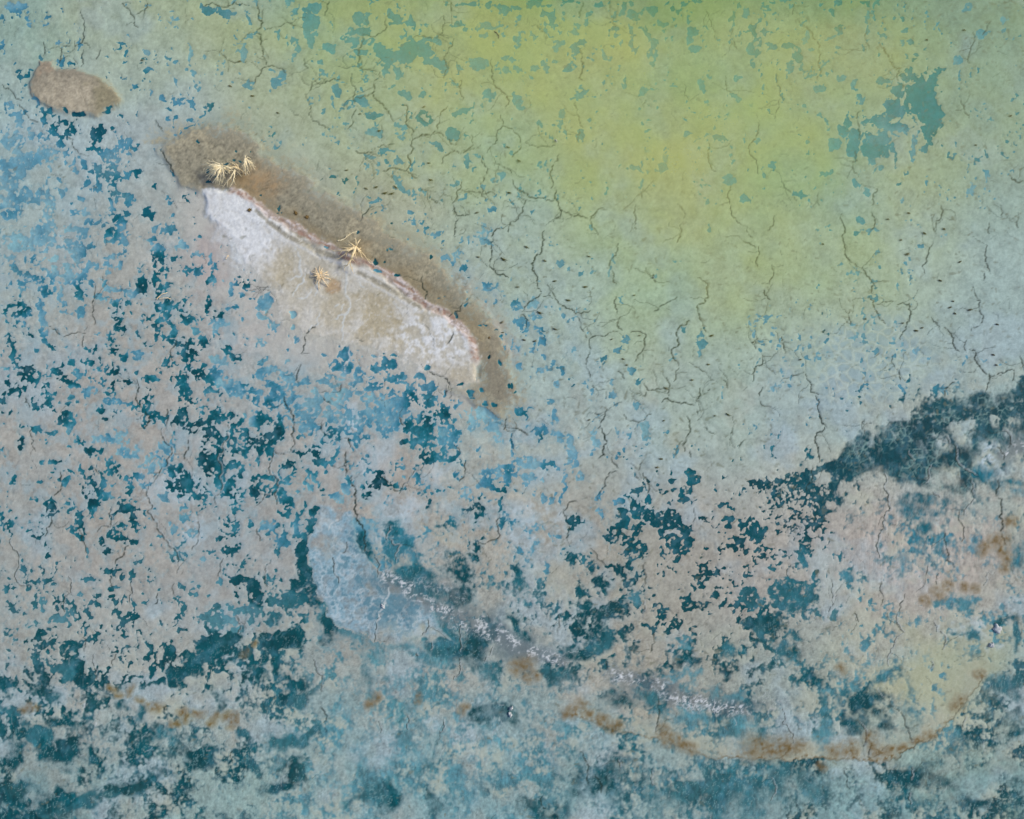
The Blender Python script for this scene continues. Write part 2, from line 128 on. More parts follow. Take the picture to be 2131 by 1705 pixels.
N="""220 230 200 100 8;120 190 100 40 8;330 180 80 80 8;80 30 80 50 7;640 80 70 60 8;320 590 110 90 8;400 700 80 70 7;200 500 60 60 8;960 560 90 160 7;930 430 80 80 7;30 560 40 80 8;280 1080 180 100 7;330 1330 60 90 8;180 1440 140 60 8;900 1560 140 90 7;1060 1620 120 80 8;1450 1630 120 90 8;2000 880 160 130 8;1580 250 140 180 7;1830 280 120 130 8;1200 310 120 40 6;1450 400 160 60 6;1900 430 120 60 7;850 1400 60 110 6;1250 900 20 60 7;1590 1150 20 50 7""",
O="""780 30 230 60 9;560 300 130 90 8;720 140 60 50 8;750 260 100 80 7;120 220 80 50 8;30 100 50 100 8;1480 410 80 60 8;1420 250 60 50 6;1780 290 60 50 7;2050 130 100 110 7;1950 60 70 50 8;850 760 120 90 8;780 680 60 60 8;1120 700 80 70 7;470 650 50 50 7;300 560 130 50 7;200 560 60 50 7;960 1270 140 60 8;850 1400 160 90 8;580 1440 120 80 8;480 1330 80 60 7;1320 1560 250 120 7;1700 1450 300 100 7;1900 1600 260 110 7;140 1620 140 90 8;420 1540 120 90 7;1500 560 150 60 6;1800 660 120 60 6;1450 900 120 80 6;1830 960 140 80 6;640 1260 30 90 7""",
P="""80 80 110 80 8;230 200 60 50 7;140 330 110 90 7;250 330 60 60 8;380 550 60 30 8;850 650 130 110 8;850 850 120 80 8;1000 500 100 50 7;1100 600 50 60 7;1150 930 40 60 7;440 1010 140 40 6;1280 1350 160 120 8;1430 1450 120 100 8;2000 850 130 90 8;2050 600 90 120 7;2080 1000 70 80 8;1700 1580 150 80 8;100 1500 150 110 7;400 1400 120 80 7;1650 150 100 70 7;2040 60 80 40 8;2100 160 50 80 7;1110 780 30 20 6;1610 290 22 18 6;1650 380 26 16 6;620 640 30 90 7""")
# crust standing inside the pools
ISLES = dict(
B="1385 960 22 22;570 170 40 30;1130 400 35 25;1520 420 50 20;880 175 22 20;1215 1100 20 24",
D="1155 610 18 20;1180 685 25 25;1135 760 15 25;1230 950 22 30;1100 1010 60 20 0 -40;1190 870 20 25;850 1065 85 35 0 10;1005 1130 20 30;1090 1110 25 12;1250 1090 45 40;1280 1170 40 30;1040 830 15 15;1030 1250 12 40",
E="1750 870 18 30;1870 1350 80 30 0 10;360 245 14 14;300 310 14 22;370 650 24 24;470 660 36 50;560 740 45 40;430 800 48 60;230 720 60 60;290 810 36 40;110 910 60 60;120 1470 50 40;280 1420 50 24;1050 380 26 26;1470 570 20 20;1290 650 60 40;1380 1040 50 40;1540 1330 45 55;1270 1290 60 110;560 840 45 50",
F="90 1540 30 25;490 1540 90 35;840 1520 40 25;1140 1530 90 40;1020 1560 20 25;830 1660 44 60;1310 1570 40 70;380 1610 50 30;180 1460 45 30;60 1560 40 30;280 1560 60 20;960 1680 40 20;1160 1610 30 20;1560 1640 40 20",
I="830 300 45 35;940 330 50 60;1090 290 35 45;1220 540 50 45;1320 490 25 20;1220 380 70 70;1080 420 120 15;1600 90 35 35;1690 75 30 18;1590 165 30 20;1740 30 20 25;1940 180 60 40;1920 90 40 20;1480 560 50 25;1330 370 60 10;1510 1000 60 40;1540 1090 50 40",
J="1470 110 20 25;1540 120 40 40;1500 210 30 25;1490 350 40 25;1370 320 40 15;590 1000 110 50 0 -40;540 1080 90 30 0 -20;540 1240 90 12;720 1295 50 14;790 80 50 70;740 140 50 50;440 90 40 30;350 100 30 30;1080 40 20 50;1250 80 40 30;820 1150 25 30;850 1195 40 20;1050 1270 50 40;1250 1250 50 40;1570 1440 80 60 0 40;150 1240 60 40;300 1360 50 40",
K="1140 1060 90 80;1200 1150 70 60;960 1010 25 35;1310 1015 28 18;1395 1035 20 14;940 1085 16 16;1650 1320 20 25;1780 1355 18 14;1600 420 20 10",
L="480 600 60 100;1640 200 100 110;1900 110 60 70;2060 160 60 80;1460 300 70 60;1500 560 140 100;640 650 40 60;100 860 40 40;530 800 40 40;290 850 20 20;880 240 20 60",
M="520 410 50 40;620 400 35 25;1380 170 60 25;1470 330 40 25;1520 380 50 40;600 640 110 60;1000 500 140 120;1500 720 140 70;1350 870 150 90;1600 900 150 80;1150 1200 250 90;1400 1250 180 80;900 1350 150 50;240 1260 60 100;1900 1150 80 200;220 800 90 100;700 850 150 80;1000 950 130 80;1520 110 160 60;560 250 120 60;300 1540 70 60",
N="270 60 70 60;480 150 80 100;700 330 150 200;150 680 140 80;240 420 60 70;70 430 60 80;600 620 140 140;830 720 110 100;160 1260 130 90;1000 1080 300 110;620 1000 160 120;300 800 140 40;1900 570 140 60;1300 1320 250 120;130 1600 150 80",
O="740 1290 82 80;650 1150 80 50;870 1140 80 50;520 1310 80 50;1000 1600 120 80;330 1540 60 70;150 700 120 80;650 720 80 50;650 80 60 40;1300 100 160 80;1700 380 120 120;270 1180 160 120;1180 1400 80 100;330 60 120 100;890 40 26 12;710 270 26 36",
P="830 240 180 120;1250 450 200 150;600 330 50 40;650 620 50 100;970 700 50 50;1540 680 150 100;1500 1020 120 120;1650 1180 160 120;1850 700 60 80;200 1120 200 50;560 230 40 40;1650 230 60 50;1100 30 120 60;480 430 60 60")
# cracks: width [L = pale lip] : points
CRACKS = dict(
A="1:1010 20,1080 110,1110 200,1140 220;.7:1130 110,1190 80,1220 20;1:660 90,690 160,695 230,690 310,655 355,610 390;.7:690 350,740 395;1.2:480 385,505 400,500 450,485 510;.7:520 380,570 380;.9:350 345,360 400,350 460;.9:690 400,670 460,665 550;.7:830 410,790 490;.8:0 700,60 730,110 790,170 830;.8:130 860,190 920,240 990,360 1030;.9:540 1130,600 1160,615 1240,640 1260;.8:1290 990,1335 1060,1350 1090;.8:1830 430,1880 480;1:1670 40,1880 50,2010 20,2070 35;1.3:1330 1240,1370 1310,1420 1370,1440 1440;.7:1890 490,1990 505,2040 505",
B="1.4:0 20,10 110,50 180,0 240,30 320,50 400,45 460,75 530;1:75 550,20 620,-20 690;1:90 545,180 560,240 600;.6:60 250,130 220,300 205,380 220;1:605 0,590 60,565 120;1:1105 100,1075 150,1085 210,1040 260,930 285,880 280;1.2:880 280,870 380,845 450,855 540;.7:860 545,760 560,680 545;.8:855 545,940 570,1025 590;1.3:1025 595,1020 640,985 660,985 730,960 770,1000 830,1060 870,1100 920,1140 1000;.9:960 770,880 795,825 800;.9:790 600,790 680,825 740,805 800,820 850;1:830 905,800 990,755 1070;.8:1300 310,1400 290,1520 280,1600 310;.9:1560 120,1550 200,1530 270;1.1:1620 0,1630 90;1:1640 310,1600 390,1560 480,1600 560,1560 640;1:480 665,550 685,620 660,690 655;1:460 670,400 780;.8:390 480,430 560;1.1:1200 860,1260 890,1250 980,1300 1070,1305 1155;1.3:1305 1155,1285 1210,1305 1230,1260 1300,1285 1360,1250 1415;1.1:1250 1415,1180 1400,1120 1395,1050 1420;1:1255 1420,1300 1465,1340 1480;1:1590 880,1540 920,1525 990,1505 1080;1.2:1505 1085,1400 1115,1340 1140,1310 1155;1:1510 1090,1570 1130,1620 1190,1670 1195;1:1540 1360,1560 1300,1630 1260,1700 1275,1760 1240,1805 1200,1795 1120;1.2:1960 470,1960 570,1975 680,2050 760,2090 810,2075 895;.9:2035 950,2055 1040,2010 1080,2005 1150,1950 1220,1920 1270;1:2060 1040,2131 1060;.8:1710 660,1700 770,1720 830;1:1885 1290,1875 1340,1925 1390;1.1:1925 1400,1890 1470,1865 1530;.9:1870 1540,1880 1600,1910 1660;1:1730 1585,1800 1590,1870 1600,1990 1615;1:2000 1360,2070 1390,2131 1440;1:1370 1575,1460 1590;1:1440 1620,1510 1680;1:1710 1510,1670 1590,1630 1690;1:820 1245,860 1270,950 1260;.8:890 1270,910 1320;.7:1010 1220,1150 1195;.7:430 830,435 950,520 1030,610 1070",
C="1:585 0,575 60,560 130;1.2:560 390,575 480,590 560,555 640,600 660;1.3:525 840,545 900,535 935,560 1000,590 1050;1:560 1070,555 1180;1:0 1065,45 1110,65 1180,60 1240,0 1300;.8:110 1180,190 1210,290 1215,360 1205;1.3:390 1280,350 1350,320 1430,325 1560;1.4:370 1580,355 1650,385 1703;1.3:0 1490,30 1560,90 1590,150 1640,300 1630;.8:350 1665,280 1670;1:115 1660,100 1703;.8:1620 70,1660 160,1680 230,1690 300;.8:1850 330,1890 400;.8:1780 620,1785 700,1840 770;1:1640 1180,1630 1250,1640 1340,1700 1420;1:2060 1010,2055 1100,2000 1180,1980 1260,2035 1320,2055 1440;1:1820 1540,1805 1600,1820 1690;.7:1120 820,1100 890;.8:1090 1570,1080 1640;.9:160 205,210 205,260 250,290 300,280 360;.7:850 130,855 200;.6:1440 690,1480 830",
D="1.2:940 350,990 430,1040 510,1075 555,1110 560;1:1110 560,1095 660;1:1135 690,1140 720;1:775 920,765 1070,775 1150;1:740 1250,755 1330,715 1340,765 1470;.7:230 20,210 110;1:250 150,340 220,400 320,450 440,450 560,420 650;1:125 1490,150 1560,210 1600;1:920 1570,880 1650,880 1703;.8:430 1600,440 1703;.7:1860 180,1800 280;.8:1720 260,1730 340,1690 430,1690 520;1.2:2020 1450,2080 1510,2131 1500;.8:80 600,80 680,140 830;.7:95 830,70 1000;.8:1620 830,1650 930,1690 980;.7:840 230,850 400",
E="1:200 1590,240 1690;1.3:1130 1450,1140 1560,1120 1620,1170 1690;1:780 660,770 860,780 1000;1:400 1010,500 1090;1:690 1090,680 1190;.7:520 1100,700 1070;1:1460 1130,1430 1300",
F="1.3:520 990,440 1050,410 1150,370 1240;1:370 1330,350 1490;1.5:230 1600,260 1703;1.2:1640 1060,1610 1140,1590 1160;1:1460 1100,1480 1130;1:1610 1480,1600 1540,1570 1590;1.2:1440 1390,1560 1430,1610 1500;1.3:1385 600,1420 720,1410 790;1:1610 930,1720 820;1:560 1600,620 1660;1:700 1500,690 1560;1.3:1645 0,1650 50,1685 90;1:1690 90,1780 80;1:1680 100,1655 160,1640 260;1.3:2060 200,1990 210,1955 260;1.3:1970 260,1960 400,1940 510;1.5:1940 510,2010 580,2100 605;1.3:2120 140,2100 230;.8:40 740,120 690;1:870 140,980 10",
G="1.2:95 10,60 80,0 140;1.5:385 0,400 40,470 60,540 85,630 110;1.2:400 45,400 100,340 140;1:650 130,680 80,770 30;1:655 135,690 200,720 250;1.5:265 215,250 250,270 290,245 380,200 420,160 490,165 540,195 580,210 660,245 725;1.2:245 735,190 780,130 820,80 890;1.2:80 910,130 960,120 1020;1.2:290 665,330 720,355 775;1:355 775,260 765;1.5:355 775,410 830,480 870,530 910;.9:530 905,600 890,650 880;1:540 930,570 1020,630 1110;1.2:650 1110,720 1090,800 1070;1:640 1120,655 1200,620 1290,640 1390,660 1450;.9:670 1500,710 1600;1:885 320,880 370,830 450,810 510;1.1:835 550,840 610,870 660;1.2:870 760,860 830,880 910;1:905 930,885 990;1.2:870 990,920 1045;1.2:990 1060,1060 1055,1115 1080,1105 1180,1050 1250,1020 1310;1.6:1175 570,1185 620,1205 655;1.4:1550 605,1635 660,1630 720,1640 760,1600 820,1555 830,1550 890,1575 960,1620 1060;1.5:1480 960,1450 1000,1400 1010,1385 1100,1395 1160,1350 1190,1330 1240,1385 1310,1390 1350;1:1390 1360,1365 1400,1350 1470;1.2:1290 1440,1315 1510,1310 1590;1.4:1250 1645,1300 1610,1350 1640,1450 1650,1520 1670;1.2:1565 1530,1570 1590,1530 1650;1.1:1100 1490,1130 1545,1250 1540;.9:1120 1560,1110 1600;1.2:880 1390,920 1410,935 1450;1.3:2055 345,2050 430,2050 510;1:1930 300,1980 315,2030 355;1:1830 0,1830 80,1870 120,1910 160;.9:1960 200,2010 270;.8:1400 0,1440 60,1430 110;1:1415 150,1410 230,1375 310;.8:1035 0,1030 90,1040 200;1:1180 890,1270 830,1380 760;1.4:2100 700,2131 760;1.2:2080 1240,2095 1300,2030 1350,2010 1470;1:2090 1520,2060 1570,2110 1680;1:1530 1350,1610 1385;1:1650 1540,1600 1580;.9:1750 1450,1800 1525;.9:2050 1110,2030 1200",
H="1.3:625 70,610 110,640 170,650 230,625 260,650 330,650 400,690 460,770 520;1.4:795 520,830 590,880 640,895 665;1.3:885 670,875 740;1.3:850 760,890 800,910 880,940 950,985 990;.9:920 830,980 800,1050 805;1.2:1085 830,1185 825,1180 870,1200 890,1165 980,1130 1060,1105 1130;1.1:870 60,905 150,860 210;1.1:1450 0,1465 60,1415 130,1410 240;1.1:1385 300,1345 380,1330 460,1300 500,1315 570;1:1850 150,1855 240;1.2:1835 340,1830 440,1840 520,1860 570;1:1810 570,1805 630;1:2090 60,2095 190;.9:1945 0,1955 110;1.2:1715 680,1750 770,1780 810,1770 850,1800 920,1780 990,1700 1050;1:1370 940,1440 1020;1.3:1480 1020,1535 1070,1545 1150,1600 1220;1:1660 1130,1640 1180,1660 1230;1.6:1680 1200,1740 1230,1760 1330,1850 1410,1820 1560;1:1860 1420,1960 1400,2060 1380;1:2060 1390,2040 1470;1.2:2110 1260,2131 1350;1.3:120 1100,140 1180,150 1240;1:690 890,700 1000;1.4:1085 1380,1110 1470;1.2:320 1410,370 1500,365 1560,430 1580;1.3:400 1590,420 1703;1.2:1560 1480,1480 1600;1:1050 1250,1060 1350;1.3:0 760,30 790;1:40 500,45 600,20 660;1:60 90,50 170,0 210;.8:200 1420,300 1400",
I="1.3:1200 20,1235 60,1150 160;1.2:1385 0,1385 120;1.4L:1340 160,1360 250,1420 380,1380 480,1230 620;1.4:1230 640,1210 710,1260 800,1220 860,1300 970,1350 1060,1400 1140,1470 1225,1480 1290;.8:1480 1290,1465 1370;1.3:1560 260,1530 420;1.3L:1890 130,1850 300,1800 410,1820 560,1840 660,1790 790;1.2:490 520,490 680,440 730;1.2:420 900,380 990,365 1060;.8:250 150,270 260,290 350;1.2:910 830,920 920,910 980,800 1020;1.3:1060 1140,1010 1230,950 1290;1:920 1400,930 1500;1.3:1085 1440,1070 1560,1070 1610;1L:1640 940,1650 1040,1590 1170;1:80 1080,100 1170,110 1400,130 1440,240 1470;1.2:560 1400,580 1540,520 1600,530 1690;1:1300 1540,1260 1640;.7:1440 1440,1445 1600;1:1820 1400,1850 1250;1:640 990,670 1100,710 1200;1:780 490,830 540",
J="1.6:275 0,300 100,290 210,320 290;1.3L:320 300,240 370,140 350;1.5L:140 350,110 460,150 560,180 590,150 700,170 790;1.2L:130 680,70 720,0 800;1.5:540 120,550 190,570 230;1.3:770 240,780 320;2.2:745 360,730 460,745 560;2:790 560,820 650,820 760,840 880,885 970,895 1100;1.2:900 1100,900 1190;1.2L:985 1240,1010 1400;1.4:635 1240,640 1310,680 1400,685 1450;1:750 1110,720 1200;1.1:1190 700,1220 640,1290 560,1390 460;1.2:1020 560,1110 620,1190 680;1.1:1690 600,1730 470,1745 430;1.2:2080 60,2060 170;1.1:2030 880,2010 970,2030 1050,1850 1110;1L:1110 980,1090 1100;1L:1100 1080,1200 1140,1160 1280;.8:1650 300,1700 360;1.4:1190 70,1230 130;1.3:0 1000,30 1100;1.2L:120 1260,70 1340,90 1480",
K="1.2:790 0,770 60,740 110,715 160;1.6:740 155,770 210,790 280,755 340,770 380,720 410;1:830 400,860 460,890 495;1:880 510,780 580,740 680,715 760;1.5:1460 60,1480 150,1450 240,1440 350;1.2:1480 350,1490 400;1.4:1090 530,1130 620,1130 700;1.2:1540 0,1550 40;1.2:430 830,450 900,480 1000,475 1130;1:440 840,540 770;.9:650 1160,710 1250,780 1300;1:1080 450,1060 510;1:1030 540,1060 590;1:1110 1280,1120 1400,1100 1480;1:1520 820,1510 940;1:1100 1600,1080 1700;.8:930 40,950 80,1100 90,1160 40;1:1840 150,1820 260;1:1930 260,1890 320;.8:1600 150,1690 210;1.8:0 160,80 180,130 215;1:690 30,740 45",
L="2:425 0,440 60,480 130,500 160;1.8:480 150,410 200,395 260,415 300,430 370,440 440;1.6L:975 540,970 640,1010 740,1030 830,980 890,985 1000,930 1080,910 1150,940 1240;1.6L:1560 290,1580 380,1600 460,1690 520,1740 550;1.2L:1500 230,1515 290;1L:1180 340,1200 400,1230 440;1L:1360 470,1350 550,1320 620;1L:1380 690,1440 750;1.2L:1700 590,1710 680,1730 740,1660 830,1640 880;1:1605 840,1600 930,1635 1040,1615 1110;1.1:1480 1020,1480 1100,1505 1180,1500 1260,1560 1320;1.5:1930 590,1910 710,1960 750,1940 900,1970 980,1980 1100,1990 1130;1.1:1920 310,1970 370,1975 430;1.2L:1960 180,2030 220,2040 290,2090 300;.8:1340 1300,1320 1400;.8:1430 1370,1410 1460;1:200 1300,170 1390;1:540 1420,550 1560,510 1690;1:950 1440,955 1630;.9:1150 1540,1100 1690;.8:1830 1360,1800 1470;.8:810 80,800 180;1:380 470,370 600,330 680",
M="1.3:1960 20,1980 80,1970 170;1L:780 330,790 480,800 560;.8:960 340,930 440;.8:1930 1150,1925 1250;.8:680 200,690 320",
N="1.2L:1030 0,1000 90,980 240;1.2L:1430 40,1440 110,1370 190;1L:1700 100,1700 200,1690 320;1L:1970 280,1890 420;1L:1690 380,1700 470,1640 550;.9:470 380,500 460,550 520,540 650;1.1:540 780,580 850,560 910;1:1255 850,1260 970;.9:1020 900,1030 1000;1:1560 890,1530 1000;1.8:1330 330,1345 360;1L:1460 240,1440 310",
O="1:1220 690,1215 900,1200 990;1.2:570 1160,620 1240,625 1370,640 1440;1:690 1360,740 1500;.9L:1170 1300,1180 1440;.9L:880 1220,900 1290;1.2:1140 120,1150 330;1:780 400,790 460;.9:250 1530,280 1640;1L:390 0,380 180",
P="1.1:1090 0,1090 90,1140 160;1:1130 170,1060 260,1030 330,1010 440;1:730 0,760 70;1:1390 60,1410 150,1490 220,1460 300;.9:1370 400,1350 490;1:130 800,130 920,180 960,220 1080;1:770 910,830 1030,800 1110;1:1080 800,1150 930,1220 1090;.9:640 1290,690 1470;1:1660 870,1650 960;1L:40 1380,70 1480,30 1570;.9L:1210 1290,1200 1400;.9L:1190 1500,1200 1600;1:870 1100,870 1240;1.2:830 1050,810 1110")
# rust-coloured weed and stain: width alpha : points
RUST = dict(
A="2 .8:505 690,510 715,495 745;3 .5:1650 1590,1750 1580",
B="3 .6:240 1650,250 1703;2 .5:100 1540,130 1500",
E="2.5 .8:1690 0,1720 130,1690 200,1750 240,1765 330;2 .5:1720 640,1760 620",
F="3.5 .8:310 20,325 75;3 .6:415 100,430 140;2 .5:560 200,570 240;10 .35:860 330,900 400,920 440;2.5 .7:1390 640,1410 780;2 .5:1610 860,1640 920;6 .35:1860 1090,1890 1110;5 .4:350 500,370 570,420 600;14 .3:590 650,640 700,680 720;9 .3:1940 1380,1990 1420;2 .5:930 800,920 860",
K="14 .25:60 1520,150 1600,250 1640;12 .25:10 1250,40 1300",
J="10 .3:1430 1020,1480 1120,1440 1240;12 .25:2080 1180,2100 1280;8 .3:1890 1280,1870 1480;6 .3:1190 500,1240 520",
L="8 .75:1870 1140,1960 1130,1990 1135;7 .6:1920 1180,1960 1240,1990 1290,1985 1350;7 .6:1780 1220,1850 1160;6 .7:1990 990,2030 960,2070 975;6 .75:1325 1620,1340 1640;7 .7:1420 1560,1440 1590;6 .8:1515 1500,1520 1520;5 .8:1640 1480,1645 1510;6 .6:1720 1500,1760 1510;9 .45:1260 1540,1300 1530,1520 1480,1650 1470;6 .4:1000 1310,1050 1310;7 .35:550 1660,650 1680;4 .4:510 950,520 1000;5 .4:960 1450,980 1480",
M="5 .8:180 820,210 800,220 780;4 .6:230 820,290 800,320 820;4 .6:900 640,960 660,990 700;4.5 .8:1085 630,1060 690;4 .7:1140 735,1180 745;6 .65:1250 800,1320 810;6 .75:1500 830,1540 870,1560 900;5 .6:1610 850,1670 860;5 .6:1410 930,1480 920;6 .65:1760 940,1790 890;6 .6:1870 900,1920 880,1920 970;3.5 .5:1770 670,1810 650;3 .5:1260 560,1340 570,1380 600;3 .7:1920 1300,1930 1340,1960 1360;3 .5:1870 1450,1930 1400;4 .5:1110 1110,1140 1150;5 .5:950 1180,980 1190;5 .4:820 890,850 900;5 .4:330 930,340 980;3 .5:740 400,770 480;4 .35:270 350,290 410;5 .6:2020 370,2050 330;4 .6:2100 275,2131 265;5 .35:1010 1100,1040 1110;5 .5:2060 770,2110 800;3 .3:90 450,100 520",
N="4 .6:600 630,640 640;4.5 .75:705 730,720 760;4 .7:770 780,800 790;6 .55:940 800,990 740;5 .4:870 860,930 850;4 .6:950 930,960 940;4.5 .7:1340 640,1350 620;5 .8:1335 740,1345 700;5 .5:1160 740,1180 735;5 .8:1710 860,1740 810;5 .4:1510 650,1530 620;4 .4:550 930,570 900;5 .35:390 880,400 870;4 .5:2100 220,2131 240;12 .3:1860 740,2000 700,2131 690;4 .35:1000 1040,1010 1060;4 .4:440 1490,450 1530;4 .4:1560 920,1540 1030",
O="7 .85:20 460,25 490;11 .8:60 480,130 470;7 .85:120 540,130 560;7 .75:200 530,210 545;6 .5:80 790,100 800;6 .85:435 890,460 870,500 850;6 .8:510 880,520 850;6 .85:570 800,610 850,650 880;5 .85:710 900,730 950,745 900,760 960,780 910,800 980,820 930,830 980;6 .7:850 990,890 940;12 .35:560 730,640 830,720 880,860 900;8 .4:1030 950,1100 930,1200 960;7 .85:1250 1030,1265 1000;8 .9:1290 1100,1320 1080,1370 1100,1420 1130,1480 1150,1500 1170;14 .35:1240 980,1350 1030,1460 1100;6 .5:1440 1310,1500 1250,1560 1220;10 .5:1650 1210,1750 1220;9 .45:1850 1230,1900 1220;12 .8:1990 1210,2030 1180,2100 1180;9 .4:1130 760,1190 780;8 .45:1640 860,1660 880;4 .5:300 1060,310 1080;12 .25:1100 740,1230 800;5 .5:1380 1340,1440 1310;8 .2:1380 230,1420 260",
P="13 .85:0 1210,60 1200,130 1190;11 .75:130 1200,270 1200;8 .7:540 1200,600 1210;9 .8:690 1170,700 1210;8 .5:700 1230,780 1260,840 1200;9 .75:860 1090,890 1130,900 1190;6 .6:900 1240,1000 1210,1060 1190;5 .6:1120 1180,1170 1150;5 .75:1220 1110,1290 1080,1370 1040;4 .55:1380 1020,1460 960,1560 860,1620 800;8 .65:1570 800,1610 790,1630 740;6 .5:1460 740,1530 770,1570 780;7 .4:1640 740,1740 650,1800 560;6 .6:1770 530,1800 545;9 .35:1320 640,1440 700;6 .8:620 480,630 500;6 .4:870 520,890 530;8 .3:200 210,280 220;5 .6:455 1310,470 1340;5 .5:290 1290,310 1290;3 .6:1880 200,2000 220,2015 250;4 .6:1930 400,2020 310,2030 260;6 .3:1850 480,1880 440;12 .25:400 1180,520 1190;5 .3:1650 950,1660 880")
# hair-fine white salt threads
THREADS = dict(
F="1.2:760 560,755 640,750 760,780 800,770 890,730 960,720 1060,720 1130;1:780 1200,770 1300,740 1400;1:530 900,520 990,440 1050;1:640 960,700 920,780 880;1.2:330 360,360 520,370 600,290 630;1:410 580,400 640,310 760;1:520 640,510 730,490 760;.9:730 830,710 880;.9:690 830,660 850;.8:860 640,900 690;.8:460 700,430 760,350 780",
J="1.4:1100 1490,1090 1570,1060 1640,1020 1690;1.6:1080 1610,1060 1640;.8:870 540,900 510;1:600 1010,680 920",
N="1.2:1020 0,1030 40,1000 80",
C="1.6:360 1165,375 1175",
M="1.2:700 750,685 790;1.2:790 910,780 950")
CLUMPS = dict(
G="118 350 9;270 465 12;352 635 10;605 683 10;465 795 12;230 900 11;355 1035 10;45 685 7;1018 752 7;640 430 8;1660 1090 10;925 1285 8;955 1335 8;1635 1330 8;1500 1460 8;1285 1530 10;2010 1145 7;95 1125 9;190 1135 10;830 1120 7;1060 1090 6",
B="1020 1085 9;1395 885 8;1450 1495 10;175 935 7;2095 1220 10;1160 1555 10;910 1565 8;995 1555 9;1125 1610 10;1070 1605 10;750 1415 8;1435 1355 9;2105 1600 9;860 945 6",
C="55 1335 11",D="2030 960 8;1640 245 7;1740 1205 6;1330 325 6",
H="1180 68 9;1005 118 7;1310 237 11;1115 292 8;1170 410 12;1605 475 10;1238 1048 9;1690 875 9;1565 905 9;1525 855 8;1915 995 9;465 325 7;275 1290 7;1440 630 9;1475 200 8;1550 803 7;1130 985 8;1885 1250 8;820 950 7;1290 1025 8;1910 1335 8",
F="1850 435 8;2060 455 12;1835 65 7;2045 980 9;2050 1065 9",
A="1990 505 8;1910 710 9;2095 795 9;1175 495 7",
K="640 90 9;1240 415 10;1210 485 10;1800 45 9;1690 55 7;1265 95 7")
SALT = [(420,400),(450,394),(482,394),(522,420),(560,448),(610,485),(660,518),(705,540),(745,548),(785,566),(832,602),(882,636),(930,662),(962,684),(984,714),(994,750),(992,790),(966,806),(930,796),(880,780),(840,760),(800,742),(760,728),(720,720),(680,712),(640,706),(600,694),(575,660),(560,620),(535,586),(505,560),(475,520),(445,474),(428,436)]
BANK = [(332,310),(340,296),(372,282),(420,264),(470,258),(520,276),(548,318),(600,348),(640,372),(690,410),(752,440),(800,484),(860,516),(912,548),(950,588),(985,628),(1022,668),(1044,716),(1070,780),(1078,820),(1060,852),(1042,864),(1000,850),(960,826),(936,806),(966,806),(992,790),(994,750),(984,714),(962,684),(930,662),(882,636),(832,602),(785,566),(745,548),(705,540),(660,518),(610,485),(560,448),(522,420),(482,394),(450,394),(415,402),(380,392),(362,360),(345,335)]
ISLET = [(83,125),(108,128),(118,142),(155,143),(190,150),(215,160),(232,180),(247,195),(250,208),(240,220),(218,225),(205,240),(175,240),(152,235),(132,235),(105,222),(88,215),(73,205),(66,192),(65,172),(75,150),(83,135)]
STRAND = [(486,396),(520,416),(560,444),(615,476),(665,506),(712,528),(760,548),(805,570),(850,604),(900,640),(955,674),(982,712),(990,745)]
GROOVE = [(535,440),(560,462),(590,488),(630,506),(672,528),(705,540)]
GROOVE2 = [(745,566),(790,590),(840,618),(872,640)]
TEAL = [(1898,130),(1908,155),(1930,165),(1933,152),(1948,145),(1968,139),(1956,160),(1953,187),(1958,205),(1963,225),(1978,235),(1968,255),(1958,265),(1940,275),(1940,297),(1930,292),(1920,275),(1920,252),(1898,240),(1885,225),(1890,187),(1875,160),(1883,140)]
BAND = [(1908,852),(1885,867),(1858,874),(1833,889),(1813,904),(1788,909),(1768,929),(1760,944),(1738,957),(1723,957),(1698,969),(1673,977),(1623,982),(1598,992),(1572,992),(1560,1020),(1570,1060),(1600,1102),(1625,1122),(1660,1160),(1680,1172),(1690,1152),(1710,1115),(1733,1077),(1753,1052),(1773,1012),(1813,992),(1838,987),(1873,1002),(1905,1012),(1973,1027),(2008,1042),(2023,1012),(2023,977),(2035,934),(2073,917),(2110,919),(2180,880),(2200,770),(2131,786),(2100,812),(2073,824),(2035,820),(1998,826),(1965,828),(1930,836)]
FAN = [(665,1050),(660,1077),(646,1117),(641,1152),(646,1177),(650,1227),(673,1262),(690,1290),(720,1310),(748,1330),(780,1345),(830,1350),(900,1345),(960,1330),(900,1270),(860,1240),(800,1200),(768,1177),(753,1147),(738,1102),(738,1060),(705,1060)]
# ---------------------------------------------------------------- noise and survey tools
RNG = np.random.RandomState(11)
TAB = RNG.rand(8, 256, 256).astype(np.float32)

def vnoise(x, y, k):
    xi = np.floor(x); yi = np.floor(y)
    fx = (x - xi).astype(np.float32); fy = (y - yi).astype(np.float32)
    fx = fx * fx * fx * (fx * (fx * 6 - 15) + 10); fy = fy * fy * fy * (fy * (fy * 6 - 15) + 10)
    xi = xi.astype(np.int64) & 255; yi = yi.astype(np.int64) & 255
    x1 = (xi + 1) & 255; y1 = (yi + 1) & 255
    t = TAB[k & 7]
    a = t[yi, xi]; b = t[yi, x1]; c = t[y1, xi]; d = t[y1, x1]
    return (a + (b - a) * fx) * (1 - fy) + (c + (d - c) * fx) * fy

